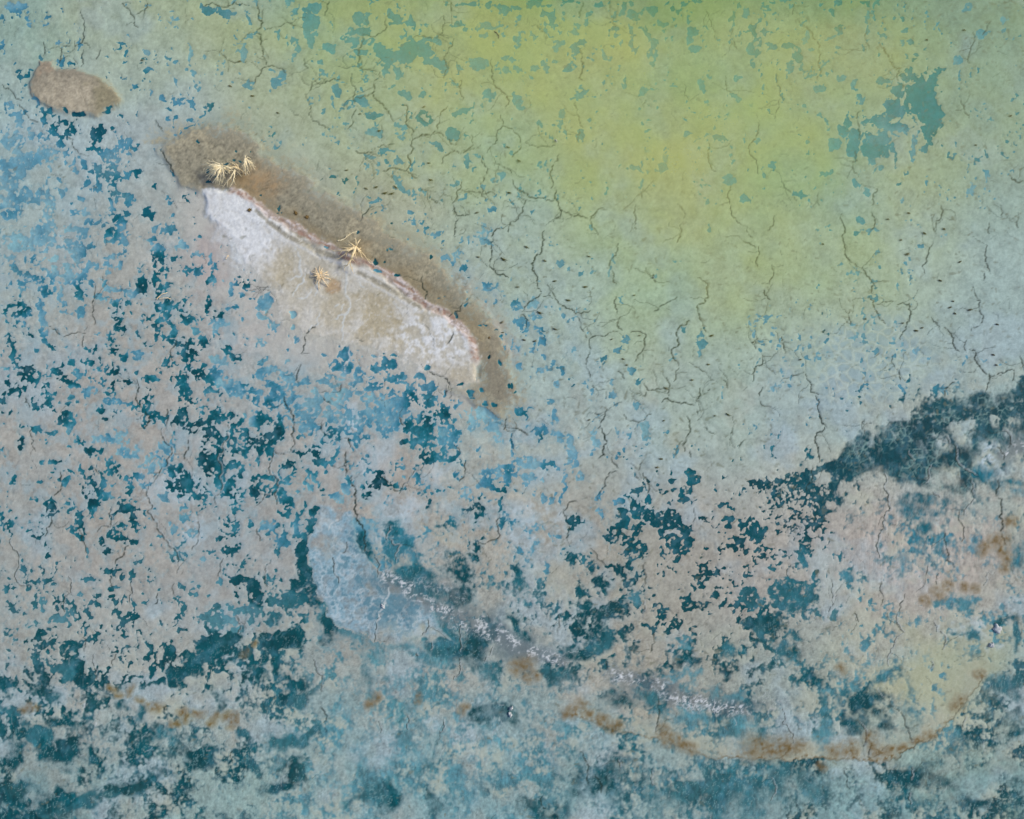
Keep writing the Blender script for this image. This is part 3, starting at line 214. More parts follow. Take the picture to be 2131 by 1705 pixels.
def fbm(x, y, scale, octs=4, k=0, rough=.5):
    """about -1..1"""
    s = 0.; amp = 1.; tot = 0.
    c, sn = math.cos(.6 + k), math.sin(.6 + k)
    x = x + 37.1 * k; y = y - 91.7 * k
    for o in range(octs):
        xx = (x * c - y * sn) / scale + 13.7 * o; yy = (x * sn + y * c) / scale + 5.3 * o
        s = s + amp * (vnoise(xx, yy, k + o) * 2 - 1); tot += amp
        amp *= rough; scale *= .5; c, sn = c * .8 - sn * .6, c * .6 + sn * .8
    return s / tot * 1.9

def worley(x, y, scale, k=0):
    x = x / scale; y = y / scale
    xi = np.floor(x).astype(np.int64); yi = np.floor(y).astype(np.int64)
    f1 = np.full(x.shape, 9., np.float32); f2 = f1.copy()
    ta, tb = TAB[k & 7], TAB[(k + 3) & 7]
    for dy in (-1, 0, 1):
        for dx in (-1, 0, 1):
            cx = xi + dx; cy = yi + dy
            px = cx + ta[cy & 255, cx & 255]; py = cy + tb[cy & 255, cx & 255]
            d = np.hypot(px - x, py - y).astype(np.float32)
            f2 = np.minimum(f2, np.maximum(f1, d)); f1 = np.minimum(f1, d)
    return f1, f2

def sstep(a, b, x):
    t = np.clip((x - a) / (b - a), 0, 1)
    return t * t * (3 - 2 * t)

def lattice(rows, u, v, du, dv, u0, v0):
    """smooth look-up of a coarse table"""
    g = np.asarray(rows, np.float32)
    x = np.clip((u - u0) / du, 0, g.shape[1] - 1.001); y = np.clip((v - v0) / dv, 0, g.shape[0] - 1.001)
    xi = x.astype(int); yi = y.astype(int); fx = x - xi; fy = y - yi
    fx = fx * fx * (3 - 2 * fx); fy = fy * fy * (3 - 2 * fy)
    if g.ndim == 3: fx = fx[..., None]; fy = fy[..., None]
    return (g[yi, xi] * (1 - fx) + g[yi, xi + 1] * fx) * (1 - fy) + (g[yi + 1, xi] * (1 - fx) + g[yi + 1, xi + 1] * fx) * fy

def digits(s):
    return [[int(c) for c in r] for r in s.split()]

def poly_sd(P, u, v):
    """signed distance to a polygon, positive inside"""
    d = np.full(u.shape, 1e9); inside = np.zeros(u.shape, bool)
    n = len(P)
    for i in range(n):
        ax, ay = P[i]; bx, by = P[(i + 1) % n]
        ex, ey = bx - ax, by - ay
        t = np.clip(((u - ax) * ex + (v - ay) * ey) / (ex * ex + ey * ey + 1e-9), 0, 1)
        d = np.minimum(d, (u - ax - t * ex) ** 2 + (v - ay - t * ey) ** 2)
        if ay != by:
            c = ((ay > v) != (by > v)) & (u < (bx - ax) * (v - ay) / (by - ay) + ax)
            inside ^= c
    d = np.sqrt(d)
    return np.where(inside, d, -d)

def roughen(pts, amp, r, levels=3):
    """a surveyed polyline with its small zigzags"""
    for _ in range(levels):
        out = [pts[0]]
        for (ax, ay), (bx, by) in zip(pts, pts[1:]):
            L = math.hypot(bx - ax, by - ay)
            if L > 4.5:
                o = r.uniform(-1, 1) * amp * L; m = r.uniform(.38, .62)
                out.append((ax + (bx - ax) * m - (by - ay) / L * o, ay + (by - ay) * m + (bx - ax) / L * o))
            out.append((bx, by))
        pts = out
    return pts

def parse_lines(d):
    for sh, txt in d.items():
        ox, oy = SHEETS[sh]
        for item in txt.replace('\n', '').split(';'):
            head, pts = item.split(':')
            yield head, [(ox + float(p.split()[0]) / 4, oy + float(p.split()[1]) / 4) for p in pts.split(',')]

def parse_blobs(d):
    for sh, txt in d.items():
        ox, oy = SHEETS[sh]
        for item in txt.replace('\n', '').split(';'):
            n = [float(q) for q in item.split()]
            yield ox + n[0] / 4, oy + n[1] / 4, [q for q in n[2:]]

class Chart:
    def __init__(self, gx, gy):
        self.gx, self.gy = gx, gy
        self.U, self.V = np.meshgrid(gx, gy)

    def win(self, u0, u1, v0, v1):
        a, b = np.searchsorted(self.gx, (u0, u1)); c, d = np.searchsorted(self.gy, (v0, v1))
        return slice(c, d), slice(a, b)

    def capsule(self, arr, p, q, r0, r1, val=1., soft=1.6, alt=None):
        m = max(r0, r1) + soft + 1
        w = self.win(min(p[0], q[0]) - m, max(p[0], q[0]) + m, min(p[1], q[1]) - m, max(p[1], q[1]) + m)
        u, v = (self.U, self.V) if alt is None else alt
        u = u[w]; v = v[w]
        if u.size == 0: return
        ex, ey = q[0] - p[0], q[1] - p[1]
        t = np.clip(((u - p[0]) * ex + (v - p[1]) * ey) / (ex * ex + ey * ey + 1e-6), 0, 1)
        d = np.hypot(u - p[0] - t * ex, v - p[1] - t * ey)
        k = np.clip(1 - (d - (r0 + (r1 - r0) * t)) / soft, 0, 1) * val
        arr[w] = np.maximum(arr[w], k)

    def stroke(self, arr, pts, r, val=1., soft=1.6, rnd=None, taper=True, alt=None):
        n = max(1, len(pts) - 1)
        for i in range(n):
            a = i / n; b = (i + 1) / n
            ta = r * (min(1, .35 + 3 * min(a, 1 - a)) if taper else 1); tb = r * (min(1, .35 + 3 * min(b, 1 - b)) if taper else 1)
            k = val
            if rnd is not None:
                k = val * rnd.choice((1, 1, 1, .85, .6, .3)); ta *= rnd.uniform(.6, 1.4)
            self.capsule(arr, pts[i], pts[i + 1], ta, tb, k, soft, alt)

def lin(c):
    c = np.asarray(c, np.float32) / 255.
    return np.where(c <= .04045, c / 12.92, ((c + .055) / 1.055) ** 2.4)

def mix(a, b, m):
    return a + (b - a) * m[..., None]

def survey(gx, gy):
    """all fields of the lake bed at the crossings of a chart grid"""
    ch = Chart(gx, gy); U, V = ch.U, ch.V; rnd = np.random.RandomState(5)
    inframe = sstep(-260, -60, U) * sstep(2390, 2190, U) * sstep(-260, -60, V) * sstep(1965, 1765, V)
    # --- wandering coordinates that give every outline its lobes
    w1 = fbm(U, V, 34, 3, 1); w2 = fbm(U, V, 34, 3, 2); w3 = fbm(U, V, 11, 2, 3); w4 = fbm(U, V, 11, 2, 4)
    Uw = U + 6.0 * w1 + 2.4 * w3; Vw = V + 6.0 * w2 + 2.4 * w4
    big = sstep(1180, 1420, V); Uw = Uw + big * (26 * fbm(U, V, 85, 3, 6) + 9 * fbm(U, V, 24, 3, 7)); Vw = Vw + big * (22 * fbm(U, V, 85, 3, 1) + 9 * fbm(U, V, 24, 3, 0))
    A1, A2 = worley(U + 3 * w3, V + 3 * w4, 14, 0)
    B1, B2 = worley(U + 2 * w1, V + 2 * w2, 5.6, 2)
    B2a, _ = worley(U + 2 * w3, V + 2 * w4, 8, 4)
    scal = (A1 - .5) * 6.5 + (B1 - .5) * 4.5 + (B2a - .5) * 5.5 + 3.2 * fbm(U, V, 8, 3, 2, .65) + .2
    g = lambda s, u=Uw, v=Vw: lattice(digits(s), u, v, 133.2, 131.2, 66.6, 65.6)
    cov = g(COV) / 10; tone0 = g(TON, U + 25 * w1, V + 25 * w2); soft = g(SOF, U, V) / 9; soft = np.clip(soft + .4 * sstep(1700, 1850, U) * sstep(860, 960, V) * sstep(1250, 1150, V) + .28 * sstep(45, 8, np.abs(poly_sd(BAND, U, V))) * sstep(1000, 930, V), 0, .85); bloom = g(BLO, U + 40 * fbm(U, V, 220, 3, 5), V + 40 * fbm(U, V, 220, 3, 6)) / 8
    cov = np.where(V > 1250, cov, cov)
    # --- islands and banks
    wk = (U + 5 * w1 + 2 * w3, V + 5 * w2 + 2 * w4)
    salt = poly_sd(SALT, *wk); bank = poly_sd(BANK, *wk); islet = poly_sd(ISLET, U + 3.5 * w1 + 1.5 * w3, V + 3.5 * w2 + 1.5 * w4)
    dry = np.maximum(np.maximum(salt, bank), islet)
    # --- pools: surveyed ones with the dark bough gaps, their inner islands, and the many small ones between
    S = np.full(U.shape, -40., np.float32); TW = np.full(U.shape, .12, np.float32); TT = .12 * tone0
    def blob(u0, v0, n, turn=0.):
        rx, ry = n[0] / 4, n[1] / 4; m = max(rx, ry) + 30
        w = ch.win(u0 - m, u0 + m, v0 - m, v0 + m)
        a = math.radians(turn); c, s = math.cos(a), math.sin(a)
        x = Uw[w] - u0; y = Vw[w] - v0
        d = np.sqrt(((x * c + y * s) / rx) ** 2 + ((y * c - x * s) / ry) ** 2)
        return w, (1 - d) * (min(rx, ry) * .7 + .3 * math.sqrt(rx * ry))
    for u0, v0, n in parse_blobs(POOLS_AND_GAPS):
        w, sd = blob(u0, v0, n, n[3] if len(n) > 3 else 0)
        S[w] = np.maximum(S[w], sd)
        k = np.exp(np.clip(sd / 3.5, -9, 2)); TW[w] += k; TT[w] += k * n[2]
    for P, t in ((TEAL, 7.2), (BAND, 8.6)):
        sd = poly_sd(P, Uw, Vw); S = np.maximum(S, np.minimum(sd, 14 if P is TEAL else 9) - (0 if P is TEAL else 7 * sstep(1760, 1640, U - (V - 1000) * .3) + 4 * sstep(-.3, .6, fbm(U, V, 40, 3, 7))))
        k = np.exp(np.clip(sd / 4, -9, 2)); TW += k; TT += k * t
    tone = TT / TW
    for u0, v0, n in parse_blobs(ISLES):
        w, sd = blob(u0, v0, n, n[3] if len(n) > 3 else 0)
        S[w] = np.minimum(S[w], -sd)
    N = fbm(U, V, 40, 3, 3) * .45 + fbm(U * 1.0, V * .8, 12, 3, 5, .6) * .5 + (B2a - .42) * .8
    q = np.sort(N[::7, ::7].ravel()); PN = np.searchsorted(q, N.ravel()).reshape(N.shape) / len(q)
    cv = cov * np.where(V > 1250, .6, .4) * sstep(4, -14, dry) + .0
    cv = np.where(inframe < .5, cov, cv)
    Fn = (PN - (1 - cv)) * np.where(cv > .02, 34, 10) - (cv < .004) * 9
    quiet = sstep(2, -12, dry) * .75 + .25
    nb = sstep(.12, .4, bloom) * (V < 800); tz = sstep(-8, 6, poly_sd(TEAL, U, V)); cap = 4.6 + 3.5 * nb + 8 * tz
    F = np.maximum(np.minimum(S, cap) - .2 * (quiet > .5) + .9 * nb + scal * quiet * 1.12 * (1 - .42 * nb), Fn + scal * .6) + 1.1 * fbm(U, V, 5, 2, 6) * quiet
    # the soft, woolly crust of the deeper southern part
    deep = sstep(1290, 1400, V); sw0 = sstep(820, 600, U) * sstep(1250, 1330, V); cloud = fbm(U, V * 1.25, 64, 4, 2, .52) + (.3 - .12 * deep) * fbm(U, V, 10, 3, 4)
    lace = fbm(U * 1.1, V * .6, 7, 4, 1, .7); Fs = np.maximum(np.minimum(S, 10 + 8 * sw0) * (.75 + .45 * sw0), Fn * .7) + (7 + 4 * deep) * cloud + (4.5 - 1.8 * np.maximum(sw0, deep)) * lace + (3 - 1 * deep) * fbm(U, V, 15, 3, 6) + .5
    F = F * (1 - soft) + Fs * soft
    F = np.where(salt > 3, np.minimum(F, 6), F)
    edge = .8 + (12 + 3 * deep - 3 * sw0) * soft ** 1.3
    # hairs: light fibrous salt growth over the deep bottom
    h = 1 - np.abs(fbm(U * 1.6 + 9 * w1, V * .75 + 9 * w2, 13, 3, 7)); hair = sstep(.86, 1.0, h)
    h2 = 1 - np.abs(fbm(U + 5 * w3, V + 5 * w4, 8, 2, 1)); hair2 = sstep(.84, 1.0, h2)
    # --- crust colour
    C = mix(np.broadcast_to(np.array([1.02, 1.0, .975], np.float32), U.shape + (3,)), np.array([.98, 1.03, .98], np.float32), sstep(950, 600, V - .25 * (U - 600))) * lin(lattice(CRUST, U + 45 * fbm(U, V, 120, 3, 0), V + 45 * fbm(U, V, 120, 3, 1), 266.4, 284.2, 0, 0))
    n1 = fbm(U, V, 75, 4, 4); n2 = fbm(U, V, 26, 4, 6); n3 = fbm(U, V, 7, 3, 2); n4 = fbm(U, V, 2.9, 2, 3)
    low = sstep(560, 900, V)
    warm = lin((171, 163, 153)); cool = lin((158, 178, 190)); pink = lin((182, 166, 164))
    C = mix(C, warm, (sstep(.05, .8, n1) * (.12 + .2 * low)) * sstep(1000, 700, U - V * .6 + 250))
    C = mix(C, warm, sstep(.1, .8, fbm(U, V, 55, 4, 1)) * .25 * low)
    C = mix(C, cool, sstep(.05, .9, fbm(U, V, 90, 4, 7)) * (.3 + .25 * low))
    C = C * (1 + .09 * n2 + .10 * n3 + .10 * n4 * (.7 + soft) + soft * (.10 * fbm(U, V, 12, 4, 5) + .15 * fbm(U * 1.1, V * .4, 4.5, 3, 3, .65)))[..., None]
    veil = sstep(.1, .75, soft) * sstep(-.5, .7, fbm(U, V, 95, 4, 3)) * np.clip(sstep(560, 680, U) * sstep(1400, 1480, V) * sstep(1500, 1350, U) + sstep(1100, 1250, U) * sstep(1590, 1640, V) + .25, 0, 1)
    C = mix(C, lin((128, 162, 168)), .5 * veil)
    C = C * (1 + veil * (.16 * fbm(U, V, 6, 3, 7) + .10 * fbm(U, V, 3, 2, 2)))[..., None]
    C = mix(C, lin((186, 188, 172)), .75 * soft * sstep(.0, .8, cloud))
    # a thin bluish salt film in the middle of the lake
    film = np.zeros(U.shape)
    for (a, b, r1, r2, k) in ((735, 870, 26, 42, .9), (760, 960, 70, 60, .35), (840, 1060, 60, 40, .55), (900, 990, 40, 40, .4), (1110, 1090, 90, 60, .5), (350, 1010, 90, 60, .45), (400, 1110, 40, 40, .6), (1850, 960, 140, 40, .0), (2060, 955, 45, 40, .75), (690, 1225, 60, 60, .35), (1890, 1050, 40, 60, .2), (2035, 1300, 40, 40, .55), (2075, 1345, 30, 26, .8), (2040, 1365, 26, 16, .6), (1980, 1305, 40, 18, .45)):
        d = np.hypot((Uw - a) / r1, (Vw - b) / r2) + .35 * n2
        film = np.maximum(film, k * sstep(1.15, .45, d))
    C = mix(C, lin((188, 205, 218)), film * sstep(-.7, .5, n2 + .5 * n3))
    fan = poly_sd(FAN, Uw, Vw); fm = sstep(-2, 7, fan) * sstep(1350, 1290, V + 20 * n2)
    C = mix(C, lin((138, 167, 184)) * (1 + .16 * n3 + .12 * n4 + .2 * n2)[..., None], fm * np.clip(.9 + .2 * n3, 0, 1) * sstep(-1.5, -.2, n1 + n2))
    vein = sstep(.62, 1., 1 - np.abs(fbm(U + 8 * w1, V + 8 * w2, 24, 4, 3, .6))); C = mix(C, lin((196, 208, 216)), .5 * fm * vein)
    C = mix(C, lin((60, 112, 130)), .7 * fm * sstep(.25, .9, .4 * n1 + .55 * n2 + .6 * n3 + sstep(110, 10, np.hypot(U - 810, V - 1240)) * .75 + sstep(40, 10, np.hypot(U - 745, V - 1130)) * .6))
    F = np.where(fan > -1, np.minimum(F, 5 - fan * 1.6), np.where((fan > -34) & (U < 800) & (V > 1080), np.maximum(F, 6 * sstep(-30, -6, fan) - 3 + 4 * n2 + 3 * n3), F))
    # bluish cells with pale seams under the clear water in the east
    cell = sstep(190, 60, np.hypot((U - 1800) / 1.15, (V - 745) / .75) + 25 * n1)
    D1, D2 = worley(U + 5 * w1, V + 4 * w2, 24, 5)
    C = mix(C, lin((140, 168, 186)), cell * .5 * sstep(.12, .3, D2 - D1))
    seam = sstep(.14, .03, D2 - D1)
    C = mix(C, lin((178, 194, 194)), cell * seam * .75)
    hz = sstep(-13, -.5, F + 2 * n2) * (.2 + .24 * sstep(-.3, .7, n1 + .5 * n2)) * sstep(330, 480, V + .3 * (400 - U)) * sstep(1330, 1180, U - .3 * (V - 900)) * sstep(4, -14, dry)
    C = mix(C, lin((124, 156, 166)), hz)  # bluish underwater haze blended into the crust colour beside the pools
    C = mix(C, lin((150, 172, 182)), .5 * sstep(.2, .9, fbm(U, V, 33, 4, 1) + .3 * n3) * sstep(420, 640, V) * sstep(1250, 1050, V) * sstep(1250, 1000, U) * sstep(4, -20, dry))
    sh = sstep(1.25, .3, np.hypot((U - 1930) / 230, (V - 1145) / 135) + .25 * n2)
    C = mix(C, lin((186, 172, 164)), .6 * sh * (.8 + .4 * n3)); C = C * (1 + sh * .16 * fbm(U * 1.2, V * .35, 7, 3, 4, .6))[..., None]
    # yellow-green stain under the bloom and in the south-east
    C = mix(C, lin((176, 188, 122)), .42 * np.clip(bloom, 0, 1) * sstep(-.7, .8, n1))
    C = mix(C, lin((176, 176, 140)), .5 * sstep(130, 40, np.hypot((U - 1960) / 1.5, V - 1400) + 30 * n1))
    # dun bank
    tan = sstep(np.where((U > 545) | (V < 300), -34, -12), 18, bank + 8 * n2 + np.where((U > 545) | (V < 300), 16 * n3 + 10 * n4 + 9 * n1 - 2, 3 + 3 * n3 + 2 * n4))
    tc = mix(np.broadcast_to(lin((136, 131, 115)), C.shape), lin((150, 143, 123)), sstep(-.5, .9, n1)) * (1 + .2 * n3 + .2 * n4)[..., None]
    och = sstep(60, 8, np.hypot((U - 535) / 1.4, V - 385) + 10 * n2) + .8 * sstep(34, 4, np.hypot(U - 752, V - 535) + 8 * n2) + .6 * sstep(26, 4, np.hypot((U - 440) / 1.6, V - 398) + 5 * n2)
    tc = mix(tc, lin((160, 126, 84)), np.clip(och, 0, 1) * (.5 + .2 * n3))
    dst = np.full(U.shape, 1e3)
    w = ch.win(380, 1130, 330, 900); uu = U[w] + 2 * w1[w]; vv = V[w] + 2 * w2[w]
    def dist_line(P, u, v):
        d = np.full(u.shape, 1e9)
        for (ax, ay), (bx, by) in zip(P, P[1:]):
            t = np.clip(((u - ax) * (bx - ax) + (v - ay) * (by - ay)) / ((bx - ax) ** 2 + (by - ay) ** 2), 0, 1)
            d = np.minimum(d, np.hypot(u - ax - t * (bx - ax), v - ay - t * (by - ay)))
        return d
    dst[w] = dist_line(STRAND, uu, vv)
    tc = mix(tc, lin((128, 110, 76)), .5 * sstep(50, 8, dst + 14 * n2) * (bank > -4) * sstep(430, 520, U))
    tc = mix(tc, lin((120, 112, 100)), .5 * sstep(900, 1010, U + 20 * n1) * sstep(-.5, .6, n2))
    C = mix(C, tc, tan * .95)
    # muddy islet
    im = sstep(-8, 6, islet + 2.5 * n3 + 2.5 * n4)
    ic = mix(np.broadcast_to(lin((140, 134, 121)), C.shape), lin((164, 156, 140)), sstep(70, 12, np.hypot((U - 150) / 1.5, V - 208) + 16 * n2))
    ic = mix(ic, lin((138, 132, 108)), .75 * sstep(165, 225, U + 26 * n2)); ic = mix(ic, lin((160, 138, 118)), .5 * sstep(.0, .8, n2) * sstep(150, 100, U))
    C = mix(C, ic * (1 + .16 * n3 + .14 * n4)[..., None], im)
    # salt island
    C = mix(C, lin((192, 187, 182)), .75 * sstep(-95, -5, salt + 16 * n1 + 8 * n2) * sstep(2, -6, bank))
    sw = sstep(40, 95, dst) * sstep(440, 520, V); sm = sstep(-5 - 34 * sw, 5 + 26 * sw, salt + (4 + 10 * sw) * n2 + (3 + 5 * sw) * n3)
    white = lin((208, 211, 217)); sc = np.broadcast_to(lin((182, 178, 168)), C.shape)
    north = sstep(150, 60, np.hypot((U - 490) / 1.0, V - 455) + 12 * n2); east = sstep(120, 40, np.hypot((U - 905) / 1.15, (V - 690) / .9) + 20 * n2)
    sc = mix(sc, white, np.clip(north * (1. + .15 * n3) + east * sstep(-.5, .5, n2 + .6 * n3) * .7 + .3 * sstep(-.7, .7, n1 + .5 * n2 + .3 * n3), 0, 1))
    for (a, b, r1, r2, k) in ((785, 672, 56, 48, .95), (585, 555, 32, 42, .7), (645, 580, 34, 26, .7), (690, 600, 26, 24, .5), (700, 660, 40, 40, .4), (838, 660, 28, 16, .5), (560, 470, 26, 20, .3), (960, 780, 40, 24, .5)):
        d = np.hypot((Uw - a) / r1, (Vw - b) / r2) + .45 * n2 + .2 * n3
        sc = mix(sc, lin((170, 160, 137)), .85 * k * sstep(1.4, .3, d) * (1 - .35 * hair2))
    sc = mix(sc, lin((166, 134, 96)), .6 * sstep(1.2, .4, np.hypot((Uw - 692) / 26, (Vw - 598) / 13) + .3 * n2))
    gd = np.full(U.shape, 1e3); gd[w] = np.minimum(dist_line(GROOVE, uu, vv), dist_line(GROOVE2, uu, vv))
    sc = mix(sc, lin((140, 136, 124)), .8 * sstep(7, 2, gd + 2 * n3)); sc = mix(sc, white, .5 * sstep(4.5, 0, np.abs(gd - 9) + 2 * n3))
    sc = sc * (1 + .07 * n3 + .07 * n4)[..., None]
    sc = mix(sc, lin((222, 224, 228)), hair2 * .35 * sstep(-.2, .6, n3))
    C = mix(C, sc, sm)
    pk = sstep(60, 10, np.hypot((U - 430) / 1., (V - 545) / 1.6) + 14 * n2)
    C = mix(C, pink, .6 * pk)
    # ropes of pink salt and drift along its crest
    sa = math.radians(31); rope = fbm((U * math.cos(sa) + V * math.sin(sa)) * .28 + 4 * w3, (-U * math.sin(sa) + V * math.cos(sa)) + 1.5 * w4, 5.5, 3, 4)
    sb = sstep(12, 4, dst + 4 * n2)
    C = mix(C, lin((172, 156, 148)), sb * .8); C = mix(C, lin((206, 198, 202)), sb * sstep(.1, .9, rope) * .8); C = mix(C, lin((146, 112, 98)), sb * sstep(-.2, -.95, rope) * .75)
    # --- pale salt ropes of the drowned southern ridge, shade painted around them
    ridge = np.zeros(U.shape)
    for P, r, k in (([(800, 1195), (850, 1232), (930, 1275), (1012, 1312), (1050, 1332), (1105, 1360), (1160, 1380)], 13, 1.), ([(1285, 1405), (1345, 1425), (1400, 1450), (1450, 1462), (1540, 1478)], 12, 1.), ([(1040, 1315), (1075, 1340)], 12, .8), ([(2090, 945), (2131, 930)], 9, 1.), ([(880, 1210), (960, 1240)], 12, .4), ([(1540, 1480), (1640, 1460)], 8, .35)):
        w = ch.win(min(p[0] for p in P) - 60, max(p[0] for p in P) + 60, min(p[1] for p in P) - 60, max(p[1] for p in P) + 60)
        dd = dist_line(P, U[w] + 8 * w1[w], V[w] + 8 * w2[w]); ridge_shade = sstep(4.5 * r, .5 * r, dd + 16 * n2[w] + 8 * n3[w]) * k; C[w] = mix(C[w], lin((96, 116, 124)), ridge_shade * .5)
        ridge[w] = np.maximum(ridge[w], k * sstep(2.0 * r, .3 * r, dd + 4 * n2[w]))
    threads = sstep(.42, .92, 1 - np.abs(fbm(U * .8 + V * -.5 + 5 * w1, (V + .5 * U) * 1.2 + 5 * w2, 7, 3, 2))) * sstep(-.6, .8, n3 + n2)
    # --- pool colour
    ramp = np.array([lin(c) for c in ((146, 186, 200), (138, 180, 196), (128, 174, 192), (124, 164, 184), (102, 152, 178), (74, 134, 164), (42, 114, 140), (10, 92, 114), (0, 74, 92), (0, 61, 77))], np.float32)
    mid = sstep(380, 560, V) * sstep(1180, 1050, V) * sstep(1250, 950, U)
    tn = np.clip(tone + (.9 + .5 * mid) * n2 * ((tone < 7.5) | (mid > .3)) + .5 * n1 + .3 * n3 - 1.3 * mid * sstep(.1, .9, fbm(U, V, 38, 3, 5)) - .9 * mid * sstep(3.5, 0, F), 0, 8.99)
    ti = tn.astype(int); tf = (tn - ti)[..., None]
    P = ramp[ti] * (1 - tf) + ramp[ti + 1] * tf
    P = mix(P, lin((10, 68, 78)), .45 * sstep(950, 1350, V) * sstep(5.5, 8, tone))
    P = mix(P, lin((58, 84, 90)), .4 * soft * sstep(1150, 1350, V) * sstep(0, .9, fbm(U, V, 48, 3, 3)))
    P = mix(P, lin((20, 106, 138)), .3 * sstep(640, 420, V) * sstep(760, 300, U) * sstep(5, 7.5, tone))
    P = mix(P, lin((112, 150, 168)), .35 * sstep(.3, .9, fbm(U, V, 60, 3, 5)) * (tone < 6.5) * sstep(1000, 700, U))
    st = fbm(U * 1.1, V * .4, 5, 3, 5, .65); gr = 1 + .10 * n3 + .08 * n4 + soft * (.14 * n2 + .3 * st)
    P = mix(P, lin((40, 144, 142)), .62 * np.clip(bloom * 1.3, 0, 1)); P = mix(P, lin((0, 124, 142)), .85 * tz); P = P * mix(np.broadcast_to(np.array([1.02, 1.0, .93], np.float32), U.shape + (3,)), np.array([.95, 1.05, .91], np.float32), sstep(5, 7, tone))
    P = mix(P, lin((92, 138, 146)), .65 * sstep(1050, 1350, V) * sstep(7.4, 6.4, tone))
    P = mix(P, lin((92, 140, 162)), .22 * sstep(0, 1., fbm(U, V, 15, 3, 0)) * (tone > 5.5))
    P = P * gr[..., None]
    bandn = sstep(-10, 15, poly_sd(BAND, U, V)) * sstep(1060, 940, V + (1720 - U) * .2)
    E1, E2 = worley(U + 5 * w1, V + 5 * w2, 15, 6)
    P = mix(P, lin((120, 152, 150)), bandn * sstep(.16, .03, E2 - E1) * sstep(-.5, .5, n2 + .3 * n1) * .8); P = mix(P, lin((110, 140, 140)), bandn * .35 * sstep(.3, .9, n2 + .5 * n3))
    P = P * (1 + .22 * big * fbm(U, V, 30, 4, 2, .6))[..., None]
    P = mix(P, lin((128, 164, 168)), np.clip(soft * sstep(1000, 1200, V) + .1 * (tone > 6.5) * (V > 800), 0, 1) * hair * .6)
    wool = sstep(-.1, .8, cloud) * soft
    # --- cracks, salt threads, weed
    crack = np.zeros(U.shape); lip = np.zeros(U.shape)
    for head, pts in parse_lines(CRACKS):
        wd = float(head.replace('L', '')); pl = roughen(pts, .22, rnd)
        v_ = .62 + .3 * min(wd, 1.6) / 1.6
        ch.stroke(crack, pl, .2 + .5 * wd, min(1, v_ * 1.12), 1.25, rnd)
        for b in range(rnd.poisson(1.9 if pts[0][1] < 900 and pts[0][0] > 500 else .5)):      # hair cracks branching off
            i = rnd.randint(0, len(pl)); q = [pl[i]]; a = rnd.choice((-1, 1)) * rnd.uniform(.5, 1.5) + math.pi / 2 * rnd.choice((1, -1))
            for t in range(rnd.randint(3, 10)):
                a += rnd.normal(0, .35); q.append((q[-1][0] + 6 * math.cos(a), q[-1][1] + 6 * math.sin(a)))
            ch.stroke(crack, roughen(q, .2, rnd, 2), .1 + .2 * wd, .6, 1.2, rnd)
        if 'L' in head or (pts[0][1] > 1000 and rnd.rand() < .5):
            ch.stroke(lip, [(a + 1.5 + .6 * wd, b - .8) for a, b in pl], .1 + .35 * wd, .6, 1.3, rnd)
    # smaller side cracks and squiggles
    for i in range(1500):
        u0, v0 = rnd.uniform(-60, 2190), rnd.uniform(-60, 1765)
        south = v0 > 1120
        if i > 900 and v0 < 1250: continue
        if poly_sd(SALT, np.array([u0]), np.array([v0]))[0] > -10 and rnd.rand() < .75: continue
        a = math.pi / 2 + rnd.normal(0, .35) if (south or rnd.rand() < .45) else rnd.uniform(0, 6.28)
        L = rnd.uniform(9, 30) if south else rnd.uniform(7, 26); p = [(u0, v0)]
        for s in range(int(L / 5) + 1):
            a += rnd.normal(0, .5); p.append((p[-1][0] + 5 * math.cos(a), p[-1][1] + 5 * math.sin(a)))
        if south and rnd.rand() < (.66 if v0 > 1350 else .4): ch.stroke(lip, roughen(p, .2, rnd, 2), .15, rnd.uniform(.2, .6), 1.3, rnd)
        else: ch.stroke(crack, roughen(p, .2, rnd, 2), .15, rnd.uniform(.25, .6), 1.2, rnd)
    for head, pts in parse_lines(THREADS):
        ch.stroke(lip, roughen(pts, .2, rnd), float(head) * .8, 1., 1.5, rnd)
    for i in range(60):                      # salt veins creeping over the island
        u0, v0 = rnd.uniform(430, 980), rnd.uniform(400, 790); a = rnd.uniform(0, 6.28); p = [(u0, v0)]
        if poly_sd(SALT, np.array([u0]), np.array([v0]))[0] < 8: continue
        for s in range(rnd.randint(2, 7)):
            a += rnd.normal(0, .6); p.append((p[-1][0] + 5 * math.cos(a), p[-1][1] + 5 * math.sin(a)))
        ch.stroke(lip if rnd.rand() < .75 else crack, roughen(p, .25, rnd, 2), .4, rnd.uniform(.3, .7), 1.4, rnd)
    # little dark flecks of weed on the crust of the eastern half
    fleck = np.zeros(U.shape)
    fd = np.array(digits("0000001111222455 0000012221112345 1111123332113344 1001112433122334 0001112444344444 0000000155555554 0000000266665543 0000000235554320 0000000344443210 0000000023333222 0000000012222211 1111111112222111 1111111111111111"), float)
    n = 0
    for i in range(15000):
        u0, v0 = rnd.uniform(-40, 2170), rnd.uniform(-40, 1745)
        if rnd.rand() * 8 > fd[min(12, max(0, int(v0 / 131.2))), min(15, max(0, int(u0 / 133.2)))]: continue
        a = rnd.choice((-.5, -.3, 0, .2, 1.2)) + rnd.normal(0, .4); L = rnd.gamma(2.2, 1.7); n += 1
        ch.capsule(fleck, (u0, v0), (u0 + L * math.cos(a), v0 + L * math.sin(a)), .4 + .28 * rnd.rand() * L, .3, rnd.uniform(.25, .8), 1.7)
    rust = np.zeros(U.shape)
